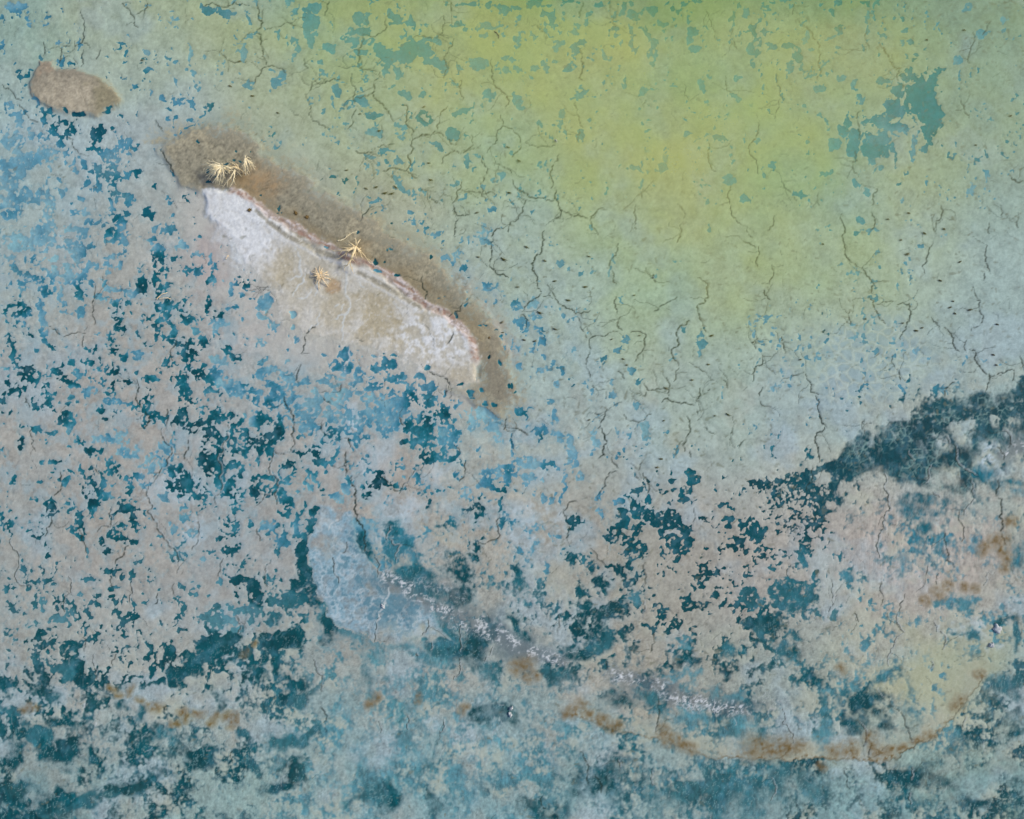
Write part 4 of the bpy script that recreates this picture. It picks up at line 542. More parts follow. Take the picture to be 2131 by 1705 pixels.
    for head, pts in parse_lines(RUST):
        r, a = [float(q) for q in head.split()]
        r *= .95; a = a * .55 if a < .4 else a
        wnd = (U + 2.2 * r * .3 * n2 + 1.6 * n3, V + 2.2 * r * .3 * n1 + 1.6 * n4)
        ch.stroke(rust, roughen(pts, .15, rnd, 2), r * .2, a * (.38 if r > 5 else .65), r * .7 + .8, None, False, alt=wnd)
        if a > .7 and r > 4.5:               # brush-like fringe of weed hanging from the step
            for (p, q) in zip(pts, pts[1:]):
                for s in range(int(math.hypot(q[0] - p[0], q[1] - p[1]) / 2.2)):
                    t = rnd.rand(); x = p[0] + (q[0] - p[0]) * t; y = p[1] + (q[1] - p[1]) * t
                    L = rnd.uniform(.3, 1.5) * r; ch.capsule(rust, (x, y - .4 * L), (x + rnd.normal(0, 1.5), y + .7 * L), .8, .3, min(1, a * 1.25), 1.3)
    rust = halo = np.zeros(U.shape)
    for head, pts in parse_lines(RUST):
        r, a = [float(q) for q in head.split()]
        if a > .5 and r > (4.5 if pts[0][0] > 600 else 3.5) and pts[0][1] > 900:
            ch.stroke(halo, [(x, y - 1.3 * r) for x, y in pts], r * .5, .8, r * 2.2, None, False, alt=(U + 6 * n2, V + 6 * n1))
    C = mix(C, mix(np.broadcast_to(lin((172, 164, 144)), C.shape), lin((178, 164, 100)), sstep(640, 560, U) * sstep(-.6, .4, n2)), halo * (.45 + .2 * n3)); F = F - 7 * halo
    SH = [(1165, 1484), (1205, 1494), (1245, 1506), (1285, 1526), (1330, 1532), (1385, 1542), (1430, 1560), (1490, 1582), (1570, 1582), (1640, 1584), (1700, 1580), (1770, 1586), (1830, 1588), (1885, 1572), (1940, 1537), (1990, 1492), (2022, 1450), (2052, 1408)]
    w = ch.win(1100, 2120, 1350, 1660); un = U[w] + 3 * n2[w] + 1.5 * n3[w]; vn = V[w] + 4 * n2[w] + 2.5 * n3[w]
    xs = np.array([p[0] for p in SH]); ys = np.array([p[1] for p in SH])
    below = vn - np.interp(un, xs, ys); dd = dist_line(SH, un, vn); dd = np.where(below > 0, dd, -dd)
    ends = sstep(1150, 1200, U[w]) * sstep(2075, 2040, U[w]) * (.65 + .35 * sstep(-.4, .5, n1[w] + n2[w]))
    cream = sstep(-62, -8, dd) * sstep(3, -2, dd) * ends
    C[w] = mix(C[w], lin((172, 166, 146)), np.clip(cream * (.5 + .2 * n3[w]), 0, 1)); F[w] = F[w] - 16 * cream
    ochre = sstep(-9, -.5, dd + 5 * n3[w]) * sstep(3, 0, dd) * ends * (.12 + .55 * sstep(.1, .9, n1[w] + .8 * n2[w] + .5 * n4[w]))
    rust[w] = np.maximum(rust[w], ochre * .8)
    rust[w] = np.maximum(rust[w], .85 * sstep(3.2, .4, np.abs(dd + 1.2)) * ends)
    crack[w] = np.maximum(crack[w], .35 * sstep(1.8, .3, np.abs(dd - 1.2)) * ends)
    crack[w] = np.maximum(crack[w], .75 * sstep(2.6, .4, np.abs(dd - 1)) * sstep(1780, 1880, U[w]) * ends)
    rust = np.clip(rust * (.75 + .35 * n3), 0, 1)
    # --- heights in metres (water level is 0)
    pm = sstep(-edge, edge, F)
    z = -.10 - .07 * bloom - .05 * sstep(1200, 1600, V) + .012 * n1 + .006 * n2 + .004 * n3
    z = z - (.010 + .004 * tone) * sstep(-7 - edge, 7 + edge, F)
    rise = sstep(-12, 8, bank + 5 * n2); z = z * (1 - rise) + (.022 + .012 * n2 + .005 * n3 - .05 * pm) * rise
    rise = sstep(-5, 4, islet); z = z * (1 - rise) + (.03 + .035 * sstep(0, 40, islet) + .012 * n2 + .006 * n3 - .04 * pm) * rise
    rise = sstep(-8 - 40 * sw, 10 + 30 * sw, salt + 3 * n2); z = z * (1 - rise) + (.03 + .08 * sstep(90, 0, dst) + .010 * n2 + .006 * n3 + .004 * n4 - .04 * pm) * rise
    z = z + sb * (.022 + .02 * rope) - .02 * sstep(7, 0, gd)
    z = z + .015 * rust + .015 * ridge * threads
    z = z - .016 * crack + .006 * lip + .003 * n4 * (1 - pm)
    far = 1 - inframe
    z = z * inframe + (-.16) * far
    F = F * inframe - 4 * far; edge = edge + 9 * far
    return dict(U=U, V=V, F=F, edge=edge, C=C, P=P, crack=crack, lip=lip, fleck=fleck, rust=rust, bloom=np.clip(bloom, 0, 1.05) * sstep(2600, 2200, np.abs(U)) , ridge=ridge, threads=threads, wool=wool,
                z=z, salt=salt, bank=bank, islet=islet, hair=hair, tone=tone, soft=soft, sb=sb)

def albedo(f):
    """layers as the ground material stacks them"""
    pm = sstep(-f['edge'], f['edge'], f['F'])
    c = mix(f['C'], f['P'], pm)
    return c

LAYERS = (('crack', (34, 48, 40), .95), ('fleck', (108, 110, 92), .75), ('lip', (196, 202, 206), .8), ('rust', (106, 80, 24), .95))
def finish(f):
    c = albedo(f)
    c = mix(c, lin((104, 112, 120)), .35 * np.clip(f['ridge'] * 1.3, 0, 1))  # painted shade of the ridge, beneath its pale threads
    c = mix(c, lin((206, 208, 216)), f['ridge'] * f['threads'] * .95)
    for k, rgb, a in LAYERS: c = mix(c, lin(rgb), f[k] * a)
    return c
# ---------------------------------------------------------------- helpers for Blender
def tag(o, label=None, cat=None, group=None, kind=None):
    for k, v in (('label', label), ('category', cat), ('group', group), ('kind', kind)):
        if v: o[k] = v
    return o

def link(name, me, parent=None):
    o = bpy.data.objects.new(name, me); COL.objects.link(o); o.parent = parent
    return o

def W(u, v, h=0.):
    """where a thing seen at chart point (u, v) from the drone stands when it is h metres above the water"""
    k = (CAM_H - h) / CAM_H
    return Vector(((u - 1065.5) * S * k, (852.5 - v) * S * k, h))

class NT:
    def __init__(self, name):
        self.m = bpy.data.materials.new(name); self.m.use_nodes = True
        self.t = self.m.node_tree; self.t.nodes.clear()
    def n(self, typ, ins=None, **kw):
        x = self.t.nodes.new(typ)
        for k, v in kw.items(): setattr(x, k, v)
        for k, v in (ins or {}).items():
            if hasattr(v, 'is_output') or isinstance(v, bpy.types.NodeSocket): self.t.links.new(v, x.inputs[k])
            else: x.inputs[k].default_value = v
        return x
    def math(self, op, a, b=0., c=None):
        x = self.n('ShaderNodeMath', {0: a, 1: b}, operation=op)
        if c is not None: x.inputs[2].default_value = c
        return x.outputs[0]
    def mix(self, f, a, b, typ='MIX'):
        x = self.n('ShaderNodeMix', {0: f, 6: a, 7: b}, data_type='RGBA', blend_type=typ)
        return x.outputs[2]
    def out(self, sh):
        o = self.n('ShaderNodeOutputMaterial'); self.t.links.new(sh, o.inputs[0]); return self.m

def rgba(c): return tuple(float(x) for x in lin(c)) + (1.,)

# ---------------------------------------------------------------- materials
def bed_material():
    t = NT('lake_bed_crust')
    geo = t.n('ShaderNodeNewGeometry').outputs['Position']
    crust = t.n('ShaderNodeAttribute', attribute_name='crust'); pool = t.n('ShaderNodeAttribute', attribute_name='pool')
    m1 = t.n('ShaderNodeAttribute', attribute_name='survey'); m2 = t.n('ShaderNodeAttribute', attribute_name='growth')
    s1 = t.n('ShaderNodeSeparateColor', {0: m1.outputs['Color']}); s2 = t.n('ShaderNodeSeparateColor', {0: m2.outputs['Color']})
    F = t.math('MULTIPLY_ADD', s1.outputs[0], 40., -20.); E = t.math('MULTIPLY', s1.outputs[1], 40.)
    nz = t.n('ShaderNodeTexNoise', {'Vector': geo, 'Scale': 9., 'Detail': 4., 'Roughness': .6})
    nf = t.n('ShaderNodeTexNoise', {'Vector': geo, 'Scale': 26., 'Detail': 3., 'Roughness': .6})
    F = t.math('ADD', F, t.math('MULTIPLY_ADD', nz.outputs[0], 3.0, -1.5))
    pm = t.n('ShaderNodeMapRange', {'Value': F, 'From Min': t.math('MULTIPLY', E, -1.), 'From Max': E}, interpolation_type='SMOOTHSTEP').outputs[0]
    c = t.mix(pm, crust.outputs['Color'], pool.outputs['Color'])
    c = t.mix(t.math('MULTIPLY', s2.outputs[2], .45), c, rgba((104, 112, 120)))  # the ridge's shade, mixed into the bed colour
    c = t.mix(t.math('MULTIPLY', m2.outputs['Alpha'], t.math('MULTIPLY', s2.outputs[2], .95)), c, rgba((212, 214, 220)))
    c = t.mix(t.math('MULTIPLY', s1.outputs[2], .95), c, rgba((34, 48, 40)))
    c = t.mix(t.math('MULTIPLY', s2.outputs[0], .75), c, rgba((108, 110, 92)))
    c = t.mix(t.math('MULTIPLY', m1.outputs['Alpha'], .8), c, rgba((196, 202, 206)))
    c = t.mix(t.math('MULTIPLY', s2.outputs[1], .95), c, rgba((106, 80, 24)))
    g = t.math('ADD', t.math('MULTIPLY_ADD', nf.outputs[0], .44, .78), t.math('MULTIPLY_ADD', nz.outputs[0], .14, -.07))
    gc = t.n('ShaderNodeCombineColor', {0: g, 1: g, 2: g}).outputs[0]
    c = t.mix(1., c, gc, 'MULTIPLY')
    bp = t.n('ShaderNodeBump', {'Height': nf.outputs[0], 'Strength': .35, 'Distance': .02})
    b = t.n('ShaderNodeBsdfPrincipled', {'Base Color': c, 'Roughness': .9, 'Normal': bp.outputs[0]})
    b.inputs['Specular IOR Level'].default_value = .2
    return t.out(b.outputs[0])

def water_material():
    t = NT('shallow_water')
    gn = t.n('ShaderNodeNewGeometry'); geo = gn.outputs['Position']
    a = t.n('ShaderNodeAttribute', attribute_name='bloom'); s = t.n('ShaderNodeSeparateColor', {0: a.outputs['Color']})
    cl = t.n('ShaderNodeTexNoise', {'Vector': geo, 'Scale': .3, 'Detail': 6., 'Roughness': .6})
    f = t.math('MULTIPLY', s.outputs[0], t.math('MULTIPLY_ADD', cl.outputs[0], .46, .13))
    c2 = t.n('ShaderNodeTexNoise', {'Vector': geo, 'Scale': .11, 'Detail': 3.})
    gm = t.n('ShaderNodeMapRange', {'Value': c2.outputs[0], 'From Min': .38, 'From Max': .66}).outputs[0]
    green = t.mix(s.outputs[1], t.mix(gm, rgba((206, 211, 124)), rgba((176, 208, 138))), rgba((124, 168, 84)))
    dif = t.n('ShaderNodeBsdfDiffuse', {'Color': green})
    clear = t.n('ShaderNodeBsdfTransparent', {'Color': (.97, .99, 1., 1.)})
    body = t.n('ShaderNodeMixShader', {0: f, 1: clear.outputs[0], 2: dif.outputs[0]})
    rp = t.n('ShaderNodeTexNoise', {'Vector': geo, 'Scale': 2.2, 'Detail': 3.})
    bp = t.n('ShaderNodeBump', {'Height': rp.outputs[0], 'Strength': .12, 'Distance': .03})
    gl = t.n('ShaderNodeBsdfGlossy', {'Color': (.35, .35, .35, 1), 'Roughness': .06, 'Normal': bp.outputs[0]})
    fr = t.n('ShaderNodeFresnel', {'IOR': t.math('MULTIPLY_ADD', gn.outputs['Backfacing'], 1 / 1.33 - 1.33, 1.33)})
    sh = t.n('ShaderNodeMixShader', {0: fr.outputs[0], 1: body.outputs[0], 2: gl.outputs[0]})
    return t.out(sh.outputs[0])

def plain_material(name, c1, c2, scale, rough=.8, stretch=(1, 1, 1)):
    t = NT(name)
    tc = t.n('ShaderNodeTexCoord').outputs['Object']
    mp = t.n('ShaderNodeMapping', {'Vector': tc, 'Scale': stretch}).outputs[0]
    nz = t.n('ShaderNodeTexNoise', {'Vector': mp, 'Scale': scale, 'Detail': 5., 'Roughness': .6})
    f = t.n('ShaderNodeMapRange', {'Value': nz.outputs[0], 'From Min': .35, 'From Max': .65}).outputs[0]
    c = t.mix(f, rgba(c1), rgba(c2))
    bp = t.n('ShaderNodeBump', {'Height': nz.outputs[0], 'Strength': .4, 'Distance': .01})
    b = t.n('ShaderNodeBsdfPrincipled', {'Base Color': c, 'Roughness': rough, 'Normal': bp.outputs[0]})
    return t.out(b.outputs[0])

M_BED, M_WATER = bed_material(), water_material()
M_WOOD = plain_material('bleached_wood', (216, 200, 160), (236, 224, 196), 7.)
M_WOOD2 = plain_material('weathered_wood', (206, 184, 142), (228, 210, 174), 7.)
M_SALTWOOD = plain_material('salted_wood', (222, 190, 140), (238, 222, 196), 9.)
M_WEED = plain_material('olive_weed', (62, 58, 26), (92, 84, 44), 14., .95)
M_WEED2 = plain_material('grey_weed', (104, 100, 76), (124, 118, 94), 14., .95)
M_BROWN = plain_material('brown_tuft', (92, 74, 42), (128, 104, 60), 16., .95)
M_SALT = plain_material('salt_lump', (164, 168, 176), (206, 206, 210), 8., .7)
M_TWIG = plain_material('dark_twig', (58, 44, 28), (88, 66, 40), 14.)

# ---------------------------------------------------------------- the lake bed, one survey cut into its landforms
def axis(lo, hi, step, pad, far):
    a = list(np.arange(lo - pad, hi + pad, step))
    d = step; x = a[-1]; up = []
    while x < hi + far:
        d *= 1.22; x += d; up.append(x)
    d = step; x = a[0]; dn = []
    while x > lo - far:
        d *= 1.22; x -= d; dn.append(x)
    return np.array(dn[::-1] + a + up)

GX = axis(0, 2131, 2.0811, 70, 66000); GY = axis(0, 1705, 2.0811, 70, 66000)
FLD = survey(GX, GY)
NX, NY = len(GX), len(GY)

def grid_mesh(name, keep, fields, X, Y, Z):
    """mesh of the grid cells flagged in keep, with its colour attributes"""
    ny, nx = X.shape
    jj, ii = np.nonzero(keep)
    q = np.stack([(jj + 1) * nx + ii, (jj + 1) * nx + ii + 1, jj * nx + ii + 1, jj * nx + ii], 1)
    used, inv = np.unique(q.ravel(), return_inverse=True)
    me = bpy.data.meshes.new(name)
    me.vertices.add(len(used)); me.loops.add(q.size); me.polygons.add(len(q))
    P = np.stack([X.ravel()[used], Y.ravel()[used], Z.ravel()[used]], 1).astype(np.float32)
    me.vertices.foreach_set('co', P.ravel())
    me.loops.foreach_set('vertex_index', inv.astype(np.int32).ravel())
    me.polygons.foreach_set('loop_start', np.arange(0, q.size, 4, dtype=np.int32))
    me.polygons.foreach_set('use_smooth', np.ones(len(q), bool))
    me.update(calc_edges=True)
    for k, a in fields.items():
        at = me.attributes.new(k, 'FLOAT_COLOR', 'POINT')
        at.data.foreach_set('color', a.reshape(-1, 4)[used].astype(np.float32).ravel())
    return me

def pack(*a):
    return np.stack([np.broadcast_to(x, FLD['U'].shape) for x in a], -1)
one = np.ones(FLD['U'].shape)
fields = dict(crust=np.concatenate([np.clip(FLD['C'], 0, 1), one[..., None]], -1), pool=np.concatenate([np.clip(FLD['P'], 0, 1), one[..., None]], -1),
              survey=pack(np.clip(FLD['F'] / 40 + .5, -.5, 1.5), FLD['edge'] / 40, FLD['crack'], FLD['lip']),
              growth=pack(FLD['fleck'], FLD['rust'], FLD['ridge'], FLD['threads']))
X = (FLD['U'] - 1065.5) * S; Y = (852.5 - FLD['V']) * S; Z = FLD['z']
def cells(m): return m[:-1, :-1]
isl = cells(FLD['islet'] > 0); sal = cells(FLD['salt'] > 0) & ~isl; bnk = cells(FLD['bank'] > 0) & ~sal & ~isl
rest = ~(isl | sal | bnk)
for nm, keep, lab, cat in (
        ('lake_bed_ground', rest, 'cracked pale crust of the lake bed with blue and teal pools', 'lake bed'),
        ('salt_island_ground', sal, 'long white salt-crusted island running down to the right', 'island'),
        ('mud_bank_ground', bnk, 'dun mud bank along the upper side of the white salt island', 'mud bank'),
        ('mud_islet_ground', isl, 'small oval grey-brown mud islet near the upper left corner', 'islet')):
    o = link(nm, grid_mesh(nm, keep, fields, X, Y, Z)); o.data.materials.append(M_BED)
    tag(o, lab, cat, None, 'structure')

# the water over it, cloudy with green algae in the north
WX = axis(0, 2131, 22., 70, 66000); WY = axis(0, 1705, 22., 70, 66000)
wu, wv = np.meshgrid(WX, WY)
bl = lattice(digits(BLO), wu + 40 * fbm(wu, wv, 220, 3, 5), wv + 40 * fbm(wu, wv, 220, 3, 6), 133.2, 131.2, 66.6, 65.6) / 8
top = .8 * sstep(75, -30, wv + 30 * fbm(wu, wv, 200, 2, 3)) * sstep(80, 700, wu) * sstep(2200, 1750, wu)
wf = dict(bloom=np.stack([np.clip(bl, 0, 1.05), top, 0 * bl, 0 * bl + 1], -1))
wo_ = link('water', grid_mesh('water', np.ones((len(WY) - 1, len(WX) - 1), bool), wf, (wu - 1065.5) * S, (852.5 - wv) * S, 0 * wu))
wo_.data.materials.append(M_WATER)
tag(wo_, 'clear shallow water over the lake bed, clouded yellow-green towards the top', 'water', None, 'structure')

def ground(u, v):
    i = min(NX - 1, max(0, int(np.searchsorted(GX, u)))); j = min(NY - 1, max(0, int(np.searchsorted(GY, v))))
    return float(Z[j, i])

# ---------------------------------------------------------------- dead shrubs
def tube(bm, pts, radii, sides=6):
    rings = []
    for i, p in enumerate(pts):
        d = (pts[min(i + 1, len(pts) - 1)] - pts[max(i - 1, 0)])
        d = d.normalized() if d.length > 1e-6 else Vector((0, 0, 1))
        a = d.cross(Vector((.31, .52, .79))).normalized(); b = d.cross(a)
        rings.append([bm.verts.new(p + (a * math.cos(6.2832 * k / sides) + b * math.sin(6.2832 * k / sides)) * radii[i]) for k in range(sides)])
    for r, q in zip(rings, rings[1:]):
        for k in range(sides): bm.faces.new((r[k], r[(k + 1) % sides], q[(k + 1) % sides], q[k]))
    bm.faces.new(rings[0][::-1]); bm.faces.new(rings[-1])

def finish_mesh(bm, name, mat):
    bmesh.ops.recalc_face_normals(bm, faces=bm.faces)
    me = bpy.data.meshes.new(name); bm.to_mesh(me); bm.free()
    for p in me.polygons: p.use_smooth = True
    me.materials.append(mat)
    return me

def smooth_path(pts, n):
    out = []
    P = [pts[0] * 2 - pts[1]] + pts + [pts[-1] * 2 - pts[-2]]
    for i in range(1, len(P) - 2):
        for k in range(n):
            t = k / n
            out.append(.5 * ((2 * P[i]) + (P[i + 1] - P[i - 1]) * t + (2 * P[i - 1] - 5 * P[i] + 4 * P[i + 1] - P[i + 2]) * t * t + (3 * P[i] - P[i - 1] - 3 * P[i + 1] + P[i + 2]) * t ** 3))
    out.append(pts[-1])
    return out

def bough(R, pts, r0, twigs, mat, name='branch', droop=.0, r1=.006):
    """one limb with the twigs that fork from it, as one mesh"""
    bm = bmesh.new(); p = smooth_path(pts, 5); n = len(p)
    p = [q + Vector((R.gauss(0, .012), R.gauss(0, .012), R.gauss(0, .012))) if 0 < i < n - 1 else q for i, q in enumerate(p)]
    r0 *= 1.95; r1 = .015
    tube(bm, p, [r0 + (r1 - r0) * (i / (n - 1)) ** .8 for i in range(n)])
    L = sum((b - a).length for a, b in zip(p, p[1:]))
    for k in range(twigs):
        i = R.randint(int(n * .25), n - 2); d = (p[i + 1] - p[i]).normalized()
        side = d.cross(Vector((0, 0, 1))).normalized() * R.choice((-1, 1))
        l = L * R.uniform(.18, .42) * (1 - .5 * i / n); ang = R.uniform(.25, .6)
        d1 = (d * math.cos(ang) + side * math.sin(ang) + Vector((0, 0, R.uniform(-.15, .35)))).normalized()
        q = [p[i]]
        for s in range(3): q.append(q[-1] + d1 * l / 3 + Vector((R.gauss(0, .02), R.gauss(0, .02), R.gauss(0, .02) - droop * s)))
        rr = (r0 + (r1 - r0) * (i / (n - 1)) ** .8) * .6
        tube(bm, q, [max(rr, .016), max(rr * .75, .013), .011, .007], 5)
    return finish_mesh(bm, name, mat)

def shrub(seed, u0, v0, hfork, limbs, mat, label, rtrunk=.05, species='dead_shrub', group='dead shrubs on the mud bank and salt island', cat='dead shrub'):
    """limbs: (list of (u, v, height), root radius, twigs)"""
    R = random.Random(seed)
    top = W(u0, v0, hfork); base = Vector((top.x, top.y, ground(u0, v0) - .05))
    root = bpy.data.objects.new(species, None); COL.objects.link(root); root.location = (base.x, base.y, 0.)
    tag(root, label, cat, group)
    inv = Vector(root.location)
    bm = bmesh.new()
    mid = (base + top) / 2 + Vector((.03, -.02, 0)) * hfork
    pts = smooth_path([base - inv, mid - inv, top - inv], 4)
    tube(bm, pts, [rtrunk * (1.5 - .6 * i / (len(pts) - 1)) for i in range(len(pts))], 8)
    for k in range(5):                      # root flare
        a = k * 1.257 + R.random(); d = Vector((math.cos(a), math.sin(a), 0))
        tube(bm, [base - inv + Vector((0, 0, .09)), base - inv + d * .1 + Vector((0, 0, .055)), base - inv + d * R.uniform(.2, .34) + Vector((0, 0, .03))], [rtrunk * .8, rtrunk * .5, .008], 5)
    link('trunk', finish_mesh(bm, 'trunk', mat), root)
    for pts, r, tw in limbs:
        q = [top - inv] + [W(*p) - inv for p in pts]
        link('branch', bough(R, q, r, tw, mat, droop=.02), root)
    return root

def c1(x, y): return 300 + x / 6.66, 230 + y / 6.66
def c2(x, y): return 600 + x / 6.66, 440 + y / 6.66
def fan_limbs(R, cx, cy, tips, conv, h0, h1, h2, r, tw):
    out = []
    for x, y in tips:
        m = (cx + (x - cx) * .5 + R.uniform(-14, 14), cy + (y - cy) * .5 + R.uniform(-14, 14) - 10)
        k = math.hypot(x - cx, y - cy)
        out.append(([conv(*m) + (h1 + R.uniform(-.1, .1),), conv(x, y) + (h2 + R.uniform(-.15, .15),)], r * (.55 + .45 * min(1, k / 220)), tw if k > 110 else 1))
    return out
R0 = random.Random(3)
shrub(1, *c1(1080, 768), .95, fan_limbs(R0, 1080, 768, [(790, 750), (865, 712), (818, 815), (838, 855), (850, 912), (878, 950), (905, 975), (945, 1005), (985, 1012), (1038, 1035), (1088, 1000), (1115, 940), (1148, 838), (1285, 805), (1200, 790), (1062, 742)], c1, .95, 1.0, .55, .034, 5), M_WOOD,
      'largest dead shrub of the top cluster, its bleached boughs fanning to the lower left', .06)
shrub(2, *c1(1312, 802), .75, fan_limbs(R0, 1312, 802, [(1140, 698), (1185, 712), (1118, 760), (1232, 722), (1150, 782), (1195, 806), (1290, 850), (1350, 832)], c1, .75, .85, .5, .022, 2), M_WOOD2,
      'sparse dead shrub between its two bushier neighbours, thin boughs reaching to the upper left', .035)
shrub(3, *c1(1256, 822), .7, [([c1(1250, 890) + (.8,), c1(1238, 965) + (.7,), c1(1178, 1075) + (.35,)], .03, 4), ([c1(1215, 905) + (.8,), c1(1150, 990) + (.6,), c1(1088, 1062) + (.4,)], .022, 4), ([c1(1225, 880) + (.8,), c1(1160, 960) + (.55,), c1(1120, 1010) + (.4,)], .016, 2), ([c1(1240, 930) + (.7,), c1(1222, 1000) + (.5,), c1(1205, 1040) + (.4,)], .016, 2)], M_WOOD,
      'dead shrub lowest in the cluster, boughs trailing to the tip of the salt', .035)
shrub(4, *c1(1405, 660), .9, fan_limbs(R0, 1405, 660, [(1330, 795), (1352, 812), (1382, 852), (1405, 908), (1432, 885), (1466, 890), (1492, 822), (1535, 815), (1512, 762), (1470, 668), (1402, 628)], c1, .9, .95, .5, .026, 3), M_WOOD,
      'rightmost dead shrub of the cluster, like a broom with its boughs hanging downwards', .045)
shrub(5, *c2(930, 492), .8, [
    ([c2(902, 575) + (.95,), c2(868, 660) + (.9,), c2(822, 738) + (.8,), c2(776, 778) + (.6,)], .06, 5),
    ([c2(890, 610) + (.9,), c2(858, 720) + (.7,), c2(892, 825) + (.4,)], .03, 3),
    ([c2(868, 525) + (.95,), c2(790, 546) + (1.,), c2(700, 545) + (.9,), c2(622, 552) + (.7,)], .05, 5),
    ([c2(862, 532) + (.9,), c2(775, 598) + (.8,), c2(693, 662) + (.6,)], .034, 3),
    ([c2(860, 510) + (.9,), c2(780, 505) + (.9,), c2(690, 488) + (.7,)], .024, 2),
    ([c2(938, 425) + (1.,), c2(922, 368) + (.9,)], .034, 2), ([c2(968, 430) + (1.,), c2(1000, 392) + (.9,)], .034, 2),
    ([c2(872, 450) + (1.,), c2(820, 400) + (.8,)], .024, 2), ([c2(860, 470) + (.9,), c2(785, 430) + (.7,)], .02, 2),
    ([c2(985, 555) + (.9,), c2(1030, 642) + (.6,)], .022, 2), ([c2(925, 590) + (.8,), c2(952, 665) + (.5,)], .02, 1), ([c2(1010, 560) + (.8,), c2(1075, 640) + (.4,), c2(1140, 725) + (.15,)], .014, 2)], M_WOOD2,
    'dead shrub with thick forked limbs standing alone halfway along the salt island', .075)
RS = random.Random(8)
shrub(6, *c2(432, 890), .22, [([c2(432 + .5 * k * math.cos(a), 890 + .5 * k * math.sin(a)) + (.3,), c2(432 + k * math.cos(a), 890 + k * math.sin(a)) + (.1,)], .022 if k > 90 else .016, 2)
    for a, k in [(6.2832 * i / 15 + RS.uniform(-.15, .15), RS.choice((70, 90, 110, 130))) for i in range(15)] + [(1.65, 190), (.35, 170), (.9, 200), (3.6, 130)]], M_SALTWOOD,
    'little star-shaped salt-crusted dead shrub in the middle of the white island', .05)

def stick(name, pts, r, mat, label, cat, sd, tw=2, group=None):
    base = W(*pts[0]); q = [W(*p) - Vector((base.x, base.y, 0)) for p in pts]
    o = link(name, bough(random.Random(sd), q, r, tw, mat, name)); o.location = (base.x, base.y, 0)
    return tag(o, label, cat, group)
stick('fallen_branch', [c2(682, 408) + (.05,), c2(745, 395) + (.07,), c2(810, 352) + (.10,), c2(880, 302) + (.10,), c2(955, 275) + (.06,)], .022, M_WOOD, 'thin pale fallen branch lying on the mud just above the forked shrub', 'branch', 4, 3)
stick('driftwood_branch', [(326, 623, .02), (333, 616, .12), (341, 611, .16), (349, 609, .05)], .018, M_SALTWOOD, 'white bowed driftwood branch among the blue pools left of the salt island', 'driftwood', 5, 1)
stick('driftwood_twig', [(355, 622, .02), (343, 620, .06), (330, 624, .03)], .013, M_SALTWOOD, 'straight pale driftwood twig under the white bowed branch', 'driftwood', 6, 0)
stick('twig', [(1029, 66, .02), (1035, 70, .04), (1038, 76, .05), (1037, 80, .02)], .014, M_TWIG, 'small dark twig in the yellow-green shallows at the top', 'twig', 7, 2)
stick('salted_twig', [(470, 540, .12), (472, 536, .18), (476, 531, .12)], .012, M_SALTWOOD, 'tiny pale twig on the left edge of the salt island', 'twig', 9, 2)

# ---------------------------------------------------------------- tufts of weed standing up to the surface, stones, salt lumps
def tuft_mesh(name, seed, mat, blades=26, spread=1.5):
    R = random.Random(seed); bm = bmesh.new()
    bmesh.ops.create_icosphere(bm, subdivisions=2, radius=1.)
    for v in bm.verts:
        k = 1 + .22 * math.sin(5 * v.co.x + seed) * math.cos(4 * v.co.y + 2 * seed) + R.uniform(-.1, .1)
        v.co = Vector((v.co.x * k * .62, v.co.y * k * .62, max(-.3, v.co.z) * .5 * k + .35))
    for i in range(blades):
        a = R.uniform(0, 6.283); l = R.uniform(.75, 1.25) * (spread if abs(math.cos(a)) > .8 else 1)
        d = Vector((math.cos(a), math.sin(a), 0)); z0 = R.uniform(.2, .7)
        tube(bm, [d * .3 + Vector((0, 0, z0)), d * l * .7 + Vector((0, 0, z0 * .8)), d * l + Vector((0, 0, z0 * .3))], [.10, .07, .015], 3)
    return finish_mesh(bm, name, mat)
TUFTS = [tuft_mesh('algae_tuft', 20 + i, M_WEED if i % 2 == 0 else M_WEED2, spread=(1.3, 1.7, 1.45)[i % 3]) for i in range(6)]
SPECIAL = {}
for sh, x, y, lab in (('G', 270, 465, 'pointed dark tuft right of the long crack past the end of the mud bank'), ('G', 118, 350, 'dark tuft left of the long zigzag crack, upper left of the pointed one'),
        ('G', 465, 795, 'large dark tuft in the elbow of the crack leading away from the light blue pools'), ('G', 230, 900, 'brown leaf-shaped tuft lying beside the light blue pools'),
        ('F', 2060, 455, 'long dark tuft with a tail, under the crack that hooks to the left'), ('C', 55, 1335, 'dark tuft where the grey crust turns yellow-green, above the branching cracks'),
        ('H', 1310, 237, 'blackest algae tuft, below the turquoise pool in the east'), ('H', 1170, 410, 'long dark tuft below the blackest one, over a bluish patch'),
        ('H', 1605, 475, 'dark tuft with a bluish halo near the right edge'), ('B', 1450, 1495, 'dark bristly tuft between two cracks above the mud bank'), ('B', 1020, 1085, 'dark tuft on the rim of a blue ring-shaped pool')):
    SPECIAL[(round(SHEETS[sh][0] + x / 4), round(SHEETS[sh][1] + y / 4))] = lab
RC = random.Random(2); first = None
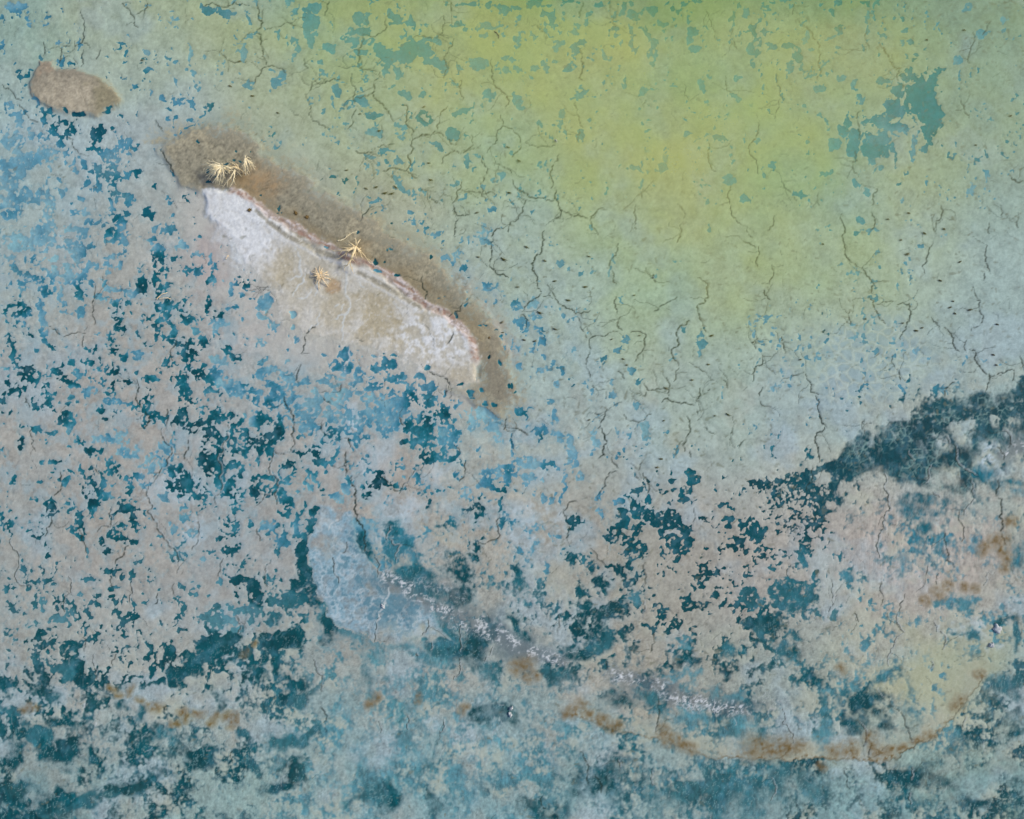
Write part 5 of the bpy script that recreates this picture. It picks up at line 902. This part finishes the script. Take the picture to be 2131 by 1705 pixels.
for u, v, n in parse_blobs(CLUMPS):
    r = n[0] / 4 * S; size = r * RC.uniform(1.0, 1.35)
    me = TUFTS[(0, 2, 4)[RC.randrange(3)] if n[0] >= 9 and RC.random() < .8 else RC.choice((1, 3, 5))]
    if first is None: first = o = link('algae_tuft', me)
    else:
        o = first.copy(); o.data = me; COL.objects.link(o)
    zb = min(ground(u, v), -.05) - .02
    p = W(u, v, 0)
    o.location = (p.x, p.y, zb); o.rotation_euler = (0, 0, RC.uniform(-.5, .5)); o.scale = (size * RC.uniform(1.1, 1.5), size * .8, (.02 - zb) / .95)
    dark = me in TUFTS[::2]; own = SPECIAL.get((round(u), round(v)))
    if own: tag(o, own, 'algae tuft', 'algae tufts on the lake bed crust')
    elif dark: tag(o, 'small dark olive algae tuft, one of many scattered over the pale crust', 'algae tuft', 'dark algae tufts on the lake bed crust')
    else: tag(o, 'small faded grey-green algae tuft, one of many scattered over the pale crust', 'algae tuft', 'faded algae tufts on the lake bed crust')

def lone_tuft(u, v, r, mat, label, seed, hgt=.12):
    o = link('brown_tuft', tuft_mesh('brown_tuft', seed, mat, 30, 1.2)); p = W(u, v, .05)
    o.location = (p.x, p.y, ground(u, v) - .01); o.scale = (r * S, r * S * .9, hgt); o.rotation_euler = (0, 0, seed)
    tag(o, label, 'tuft')
lone_tuft(520, 438, 5, M_BROWN, 'round brown tuft sunk in the white salt near the top of the island', 41)
lone_tuft(615, 443, 5, M_BROWN, 'rusty tuft on the mud bank beside three dark holes', 43, .10)
lone_tuft(638, 452, 5, M_BROWN, 'ochre tuft on the mud bank above the pink salt ropes', 44, .08)
lone_tuft(1018, 703, 3, M_BROWN, 'brown tuft on the mud bank right of the island end', 45, .08)

def lump(name, seed, mat):
    R = random.Random(seed); bm = bmesh.new(); bmesh.ops.create_icosphere(bm, subdivisions=3, radius=1.)
    for v in bm.verts:
        k = 1 + R.uniform(-.05, .05) + .28 * math.sin(4 * v.co.x + seed) * math.cos(5 * v.co.y + seed) + .12 * math.sin(9 * v.co.y + 2 * seed)
        v.co = Vector((v.co.x * k, v.co.y * k * .8, max(v.co.z, -.4) * .7 * k))
    return finish_mesh(bm, name, mat)
for u, v, ru, rv, rot, lab in (
        (1064, 1476, 5, 3, .9, 'upper of two white salt lumps standing in dark teal water'),
        (1062, 1489, 3.5, 5.5, .5, 'lower of two white salt lumps standing in dark teal water'),
        (1157, 292, 3.0, 1.8, -.5, 'tiny white lump at the end of a crack in the green water'),
        (1361, 577, 1.2, 2.0, .2, 'tiny white lump inside a short black crack'),
        (797, 1263, 3.2, 5.5, .5, 'slender white salt lump on a white thread in the blue fan'),
        (2079, 1311, 8, 10, .2, 'pinkish white salt boulder at the right edge beside dark water'),
        (2066, 1344, 6, 5, .7, 'greyish salt lump next to a rusty crack at the right edge')):
    o = link('salt_lump', lump('salt_lump', int(u), M_SALT)); zb = min(ground(u, v), -.03); p = W(u, v, 0)
    hg = .03 - zb
    o.location = (p.x, p.y, zb + .1 * hg); o.rotation_euler = (0, 0, rot); o.scale = (ru * S, rv * S / .8, hg * 1.25)
    tag(o, lab, 'salt lump')
